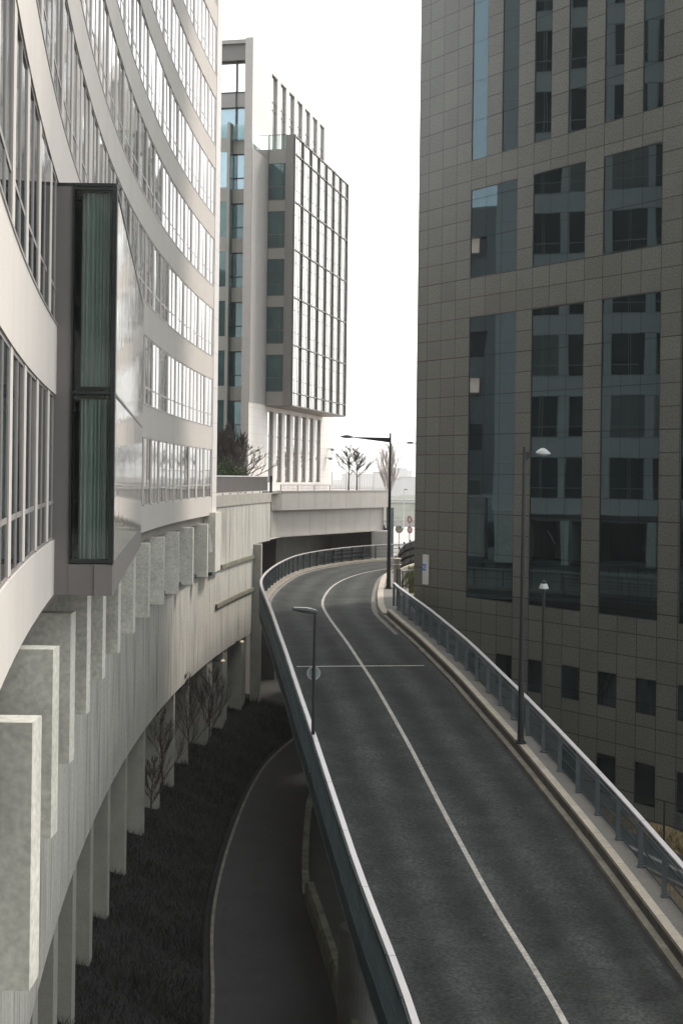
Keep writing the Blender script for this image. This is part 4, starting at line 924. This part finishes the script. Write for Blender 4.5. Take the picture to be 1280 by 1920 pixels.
t = thing('info_pylon', 'narrow blue grey pylon just right of the tall lamp pole', 'pylon', (a.x, y, uz)); m = MB(); m.box((a.x, y, uz), (b.x + .05, y + .3, a.z)); m.build('panel', M['glass_b'], t); m = MB(); m.box((a.x - .05, y - .05, uz), (b.x + .1, y + .35, uz + .25)); m.build('plinth', M['conc'], t)
# ------------------------------------------------------------------ terrace railings and fence
def simple_fence(name, label, pts, h, n_bar, post_every, mat, thick=.03, top_mat=None, postw=.06):
    root = thing(name, label, 'fence' if 'fence' in name else 'railing', pts[0]); m = MB()
    tot = [0]
    for i in range(len(pts) - 1): tot.append(tot[-1] + (pts[i + 1] - pts[i]).length)
    def P(s): return V3([np.interp(s, tot, [q[k] for q in pts]) for k in range(3)])
    L = tot[-1]; seg = max(2, int(L / 1.0))
    for i in range(seg):
        a, b = P(L * i / seg), P(L * (i + 1) / seg)
        m.bar(a + V3((0, 0, .12)), b + V3((0, 0, .12)), thick, thick)
    m.build('bottom_rail', mat, root); m = MB()
    for i in range(seg):
        a, b = P(L * i / seg), P(L * (i + 1) / seg); m.bar(a + V3((0, 0, h)), b + V3((0, 0, h)), thick * 2, thick * 1.6)
    m.build('top_rail', top_mat or mat, root); m = MB()
    for i in range(n_bar):
        p = P(L * (i + .5) / n_bar); m.box((p.x - thick / 3, p.y - thick / 3, p.z + .12), (p.x + thick / 3, p.y + thick / 3, p.z + h))
    m.build('bars', mat, root)
    k = max(1, int(L / post_every))
    for i in range(k + 1):
        p = P(L * i / k); m = MB(); m.box((p.x - postw / 2, p.y - postw / 2, p.z), (p.x + postw / 2, p.y + postw / 2, p.z + h + .02)); m.build('post', mat, root)
    return root
tr_pts = [AP(y, .95, -1.12) for y in np.linspace(75.5, 95.2, 12)]
tr = simple_fence('terrace_railing', 'grey barred terrace railing with pale handrail above the retaining wall', tr_pts, 1.08, 150, 2.4, M['frame_g'], .04, M['rail_top'])
m = MB(); m.sweep([(AP(y, 1.02, -1.12), -AN(y)) for y in np.linspace(75.5, 95.2, 14)], [(0, .14), (0, 1.0), (.01, 1.0), (.01, .14)]); m.build('infill_sheet', M['rail_post'], tr)
simple_fence('terrace_railing', 'low light railing on the bridge parapet at the foot of the white tower', [p + V3((-.1, .5, -1.05)) for p, n in P1s if p.x < -.2], .42, 40, 2.0, M['grey_panel'], .03)
simple_fence('terrace_fence', 'tall thin dark bar fence on the terrace in front of the two bare trees', [V3((at(x, 900, yy).x, yy, CZ - 1.15)) for x, yy in ((622, 121), (660, 122), (700, 123), (727, 123.5))], 1.55, 34, 1.15, M['frame_g'], .03, postw=.05)
m = MB(); p = at(508, 905, 96.5); m.box((p.x - .09, 96.4, CZ - 1.15), (p.x + .09, 96.6, CZ + .0)); tag(m.build('glass_post', M['glass_t']), 'dark glass screen post at the end of the terrace railing', 'post')
# dark lattice fence with kerb beyond the gate post
lat = [onz(x, y, uz + .35) for x, y in ((741, 1072), (748, 1067), (757, 1062), (768, 1058), (782, 1054), (800, 1050))]
t = thing('lattice_fence', 'dark curved lattice fence on a pale kerb behind the gate post', 'fence', lat[0])
m = MB()
for i in range(len(lat) - 1):
    a, b = lat[i], lat[i + 1]; L = (b - a).length; hgt = [.85, 1.3, 1.5, 1.55, 1.6, 1.6]
    n = max(4, int(L / .12))
    for j in range(n):
        p = a.lerp(b, j / n); q = a.lerp(b, min(1, (j + 3) / n)); h = hgt[i] + (hgt[i + 1] - hgt[i]) * j / n
        m.bar(p, p + V3((0, 0, h)), .05, .05); m.bar(p + V3((0, 0, .05)), q + V3((0, 0, h)), .045, .03); m.bar(q + V3((0, 0, .05)), p + V3((0, 0, h)), .045, .03)
    m.bar(a + V3((0, 0, hgt[i])), b + V3((0, 0, hgt[i + 1])), .1, .07)
m.build('lattice', M['black'], t)
for i in range(len(lat)):
    m = MB(); m.box((lat[i].x - .05, lat[i].y - .05, lat[i].z), (lat[i].x + .05, lat[i].y + .05, lat[i].z + [.9, 1.35, 1.55, 1.6, 1.65, 1.65][i] + .12)); m.build('post', M['black'], t)
m = MB(); m.sweep([(p + V3((0, 0, -.4)), V3((.3, -.95, 0))) for p in lat], [(-.15, -.1), (-.15, .4), (.2, .4), (.2, -.1)]); m.build('kerb', M['cream'], t)
gp = onroad(744, 1112, .17); gp = V3((at(744, 1090, 79.5).x, 79.5, uz)); t = thing('gate_post', 'round pale gate post with two cream collars beside the lattice fence', 'post', gp)
hgt = at(744, 1046, gp.y).z - gp.z
m = MB(); m.lathe(gp, [(.21, 0), (.19, hgt - .42)], 20); m.lathe(gp + V3((0, 0, hgt - .36)), [(.19, 0), (.17, .24)], 20); m.build('shaft', M['conc'], t)
m = MB(); m.lathe(gp + V3((0, 0, hgt - .43)), [(.2, 0), (.25, .02), (.25, .06), (.2, .08)], 20); m.build('collar', M['cream'], t)
m = MB(); m.lathe(gp + V3((0, 0, hgt - .12)), [(.17, 0), (.23, .02), (.23, .08), (.12, .12)], 20); m.build('collar', M['cream'], t)
for dx in (-.02, .14):
    m = MB(); m.box((gp.x + dx, gp.y - .24, gp.z), (gp.x + dx + .06, gp.y - .20, gp.z + hgt - .62)); m.build('dark_bar', M['black'], t)
simple_fence('bar_fence', 'low black bar fence around the small lawn beside the granite tower', [V3((at(750, 1090, 79.6).x + .12, 79.6, uz)), V3((at(766, 1090, 80.4).x, 80.4, uz)), V3((at(790, 1090, 81.5).x, 81.5, uz))], 1.15, 13, 1.2, M['black'], .05)
# ------------------------------------------------------------------ lower right yard
yard = [onz(x, y, GZ) for x, y in ((1150, 1600), (1280, 1665))]
m = MB(); m.quad([V3((5, 30, GZ)), V3((22, 30, GZ)), V3((22, 48, GZ)), V3((13.5, 60.3, GZ)), V3((5.4, 74, GZ)), V3((3.4, 76.5, GZ))]); tag(m.build('yard_paving', M['asphalt_low']), kind='structure')
a = onz(1135, 1566, GZ); b = onz(1268, 1631, GZ); dd = (b - a).normalized(); a = a - dd * 12; b = b + dd * 12; sx = V3((-dd.y, dd.x, 0))
m = MB(); m.bar(a + V3((0, 0, .004)), b + V3((0, 0, .004)), .22, .006); tag(m.build('yard_line_marking', M['paint']), kind='structure')
m = MB(); m.quad([a - sx * 1.3 + V3((0, 0, .01)), b - sx * 1.3 + V3((0, 0, .01)), b - sx * 3.1 + V3((0, 0, .01)), a - sx * 3.1 + V3((0, 0, .01))]); m.quad([a + sx * 1.3 + V3((0, 0, .01)), b + sx * 1.3 + V3((0, 0, .01)), b + sx * 2.6 + V3((0, 0, .35)), a + sx * 2.6 + V3((0, 0, .35))])
tag(m.build('verge', M['brownweed']), kind='structure')
m = MB(); m.bar(a - sx * 1.2 + V3((0, 0, .06)), b - sx * 1.2 + V3((0, 0, .06)), .15, .14); tag(m.build('yard_kerb', M['walk']), kind='structure')
m = MB()
for i in range(4200):
    tt = random.random(); p = a.lerp(b, tt) + sx * random.uniform(1.3, 2.7); h = random.uniform(.08, .3); an = random.uniform(0, 3.1); d = V3((math.cos(an), math.sin(an), 0)) * .05
    m.quad([(p.x - d.x, p.y - d.y, GZ), (p.x + d.x, p.y + d.y, GZ), (p.x + random.uniform(-.1, .1), p.y, GZ + h + .15)])
tag(m.build('dry_weeds', M['brownweed']), 'dry brown weeds on the verge below the granite tower', 'weeds', kind='stuff')
simple_fence('yard_fence', 'thin wire fence on dark posts at the foot of the granite tower', [onz(x, y, GZ) for x, y in ((1130, 1495), (1215, 1540), (1300, 1588))], 1.0, 60, 3.2, M['rail_post'], .03, postw=.1)
y = onz(1245, 1600, GZ).y; p = onz(1244, 1590, GZ); t = thing('bollard_post', 'tall slim dark post in the yard beyond the end of the right railing', 'post', p)
m = MB(); m.tube(p, p + V3((0, 0, 1.95)), .045, .045, 10); m.build('shaft', M['black'], t); m = MB(); m.lathe(p, [(.1, 0), (.1, .03), (.06, .05)], 12); m.build('base_plate', M['black'], t)
# ------------------------------------------------------------------ vegetation
def bare_tree(name, label, cat, base, H, seed, mat, spread=.5, levels=4, r0=.07, up=.25, kids=4, group=None, nb=9, start=.3, twig=.006):
    rnd = random.Random(seed); t = thing(name, label, cat, base, group); tm = MB(); cm = MB()
    def grow(p, d, L, r, lv):
        n = 3; pts = [p]; q = p
        for i in range(n):
            d = (d + V3((rnd.uniform(-.15, .15), rnd.uniform(-.15, .15), rnd.uniform(-.05, .12) + up * .15))).normalized(); q = q + d * (L / n); pts.append(q)
            rr0 = max(twig, r * (1 - i / n * .5)); rr1 = max(twig, r * (1 - (i + 1) / n * .5)); cm.tube(pts[-2], q, rr0, rr1, 4 if lv > 1 else 5, cap=False)
            if lv < levels:
                for _ in range(rnd.choice((1, 2)) if lv else 2):
                    a = rnd.uniform(0, 6.28); s_x = V3((math.cos(a), math.sin(a), 0)); dd = (d + s_x * spread * rnd.uniform(.6, 1.3) + V3((0, 0, up * .4))).normalized()
                    grow(pts[-2].lerp(q, rnd.random()), dd, L * rnd.uniform(.45, .68), r * .5, lv + 1)
    q = base.copy(); d = V3((0, 0, 1)); n = 8; seg = []
    for i in range(n):
        d = (d + V3((rnd.uniform(-.04, .04), rnd.uniform(-.04, .04), 0))).normalized(); p2 = q + d * (H / n); tm.tube(q, p2, max(twig, r0 * (1 - i / n)), max(twig, r0 * (1 - (i + 1) / n)), 7, cap=False); seg.append((q, p2)); q = p2
    for i in range(nb):
        f = start + (1 - start) * (i + rnd.random() * .6) / nb; j = min(n - 1, int(f * n)); p = seg[j][0].lerp(seg[j][1], f * n - j if f * n - j < 1 else .9)
        a = i * 2.4 + rnd.uniform(-.4, .4); dd = V3((math.cos(a) * spread * 2, math.sin(a) * spread * 2, .55 + up)).normalized()
        grow(p, dd, H * (1.05 - f) * .5 * (.6 + spread), r0 * (1 - f) * .55 + twig, 1)
    tm.build('trunk', mat, t); cm.build('crown', mat, t); return t
y = 125
for i, (px, pt_) in enumerate(((653.5, 832), (669, 838))):
    b = V3((at(px, 900, y).x, y, CZ - 1.2)); top = at(px, pt_, y).z
    bare_tree('bare_tree', ['left of the two bare trees with upright trunk behind the terrace fence', 'right of the two bare trees with forked crown behind the terrace fence'][i], 'tree', b, top - b.z, 11 + i, M['bark'], .42, 4, .085, .12, group='two bare trees on the terrace', nb=15, start=.30, twig=.007)
b = at(727, 945, 240); b.z = CZ - 3.8
bare_tree('poplar_tree', 'tall pale leafless poplar fading in the haze behind the tall lamp', 'tree', b, at(727, 833, 240).z - b.z, 5, M['bark_p'], .42, 4, .14, .9, nb=26, start=.03, twig=.013)
for i, (px, pyb, pyt, yy) in enumerate(((354, 1420, 1262, 68), (305, 1478, 1330, 61), (283, 1520, 1420, 57.5), (392, 1390, 1250, 73))):
    b = at(px, pyb, yy); top = at(px, pyt, yy)
    bare_tree('bare_sapling', ['thin bare sapling with red tag height against the pilasters, second from the far end', 'tallest spreading bare sapling in the middle of the dark slope', 'short bushy bare sapling nearest the camera by the pilasters', 'faint bare sapling farthest along the slope under the wall end'][i], 'sapling', b, top.z - b.z, 31 + i, M['bark'], .40, 4, .04, .5, nb=15, start=.10, twig=.004)
# slope ground and undergrowth between wall and lower road
def slope_pt(y, f):
    xa = AX(y) - 2.35; j = np.interp(y, [p.y for p in LA], [p.x for p in LA]) - .15; x = xa + (j - xa) * f
    return V3((x, y, GZ + max(0, 1 - f) ** 1.3 * .95 + .02 + .10 * math.sin(y * .9 + f * 5) * (1 - f)))
g = MB(); ys2 = np.linspace(18, 92, 60)
for i in range(59):
    for k in range(8):
        g.quad([slope_pt(ys2[i], k / 8), slope_pt(ys2[i], (k + 1) / 8), slope_pt(ys2[i + 1], (k + 1) / 8), slope_pt(ys2[i + 1], k / 8)])
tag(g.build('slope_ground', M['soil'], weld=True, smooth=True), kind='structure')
g = MB()
for i in range(42000):
    y = 24 + 66 * random.random() ** 1.2; f = min(.955, random.random() ** .8 * 1.0)
    p = slope_pt(y, f); cl = .5 + .5 * math.sin(y * 1.7 + f * 9) * math.sin(y * .53 + f * 4)
    h = random.uniform(.08, .32) * (.5 + cl * 1.2); an = random.uniform(0, 6.28); d = V3((math.cos(an), math.sin(an), 0)) * random.uniform(.006, .02)
    tip = p + V3((random.uniform(-.3, .3) * h * 2, random.uniform(-.3, .3) * h * 2, h)); g.quad([p - d, p + d, tip])
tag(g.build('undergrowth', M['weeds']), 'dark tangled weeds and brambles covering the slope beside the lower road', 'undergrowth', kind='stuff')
def leaf_bush(label, c, rx, ry, rz, n, seed, name='evergreen_bush', sz=.07, group=None):
    rnd = random.Random(seed); t = thing(name, label, 'bush', c, group); m = MB(); cl = [(rnd.uniform(-.75, .75), rnd.uniform(-.75, .75), rnd.uniform(.2, .9), rnd.uniform(.25, .5)) for _ in range(16)]
    for i in range(n):
        q = rnd.choice(cl); a, b_, r = rnd.uniform(0, 6.28), rnd.uniform(-1, 1), q[3] * rnd.random() ** .33; s = math.sqrt(1 - b_ * b_)
        p = V3((c.x + (q[0] + r * s * math.cos(a)) * rx, c.y + (q[1] + r * s * math.sin(a)) * ry, c.z + max(0.02, q[2] + r * b_) * rz))
        u = V3((rnd.uniform(-1, 1), rnd.uniform(-1, 1), rnd.uniform(-1, 1))).normalized() * sz; v = u.cross(V3((rnd.uniform(-1, 1), rnd.uniform(-1, 1), rnd.uniform(-1, 1)))).normalized() * sz * .6
        m.quad([p - u, p + v, p + u, p - v])
    m.build('foliage', M['leaf'], t); m = MB()
    for i in range(7):
        a = i * .9; m.tube(c, c + V3((math.cos(a) * rx * .5, math.sin(a) * ry * .5, rz * .8)), .03, .01, 5)
    m.build('stems', M['bark'], t)
yb = 99
c = V3((at(432, 890, yb).x, yb, CZ - 1.2)); leaf_bush('green leafy bush behind the barred terrace railing', c, 1.25, .9, 1.9, 3200, 3)
for i, (px, pyt) in enumerate(((417, 800), (432, 790), (446, 812))):
    b = V3((at(px, 890, yb + 1).x, yb + 1, CZ - 1.2)); bare_tree('bare_shrub', ['leafless reddish shrub left in the row behind the green bush', 'tallest leafless shrub centred behind the green bush', 'leafless shrub right in the row behind the green bush'][i], 'shrub', b, at(px, pyt, yb + 1).z - b.z, 50 + i, M['bark'], .3, 4, .05, .7, nb=16, start=.05, twig=.012, group='bare shrubs on the terrace')
b = V3((at(460.5, 890, 97).x, 97, CZ - 1.2)); bare_tree('bare_tree', 'small leafless tree against the white tower above the terrace railing', 'tree', b, at(460, 826, 97).z - b.z, 77, M['bark'], .6, 3, .06, .1, nb=14, start=.2, twig=.014)
# ------------------------------------------------------------------ haze
m = MB(); m.box((-2500, -250, GZ - 1.1), (2500, 3200, CZ + 90))
hm = bpy.data.materials.new('haze'); hm.use_nodes = True; t = hm.node_tree; t.nodes.clear(); o = t.nodes.new('ShaderNodeOutputMaterial'); v = t.nodes.new('ShaderNodeVolumePrincipled')
v.inputs['Color'].default_value = (.97, .94, .92, 1); v.inputs['Density'].default_value = .00028; v.inputs['Anisotropy'].default_value = .3
t.links.new(v.outputs[0], o.inputs['Volume'])
hz_ = m.build('haze', hm); tag(hz_, kind='stuff')
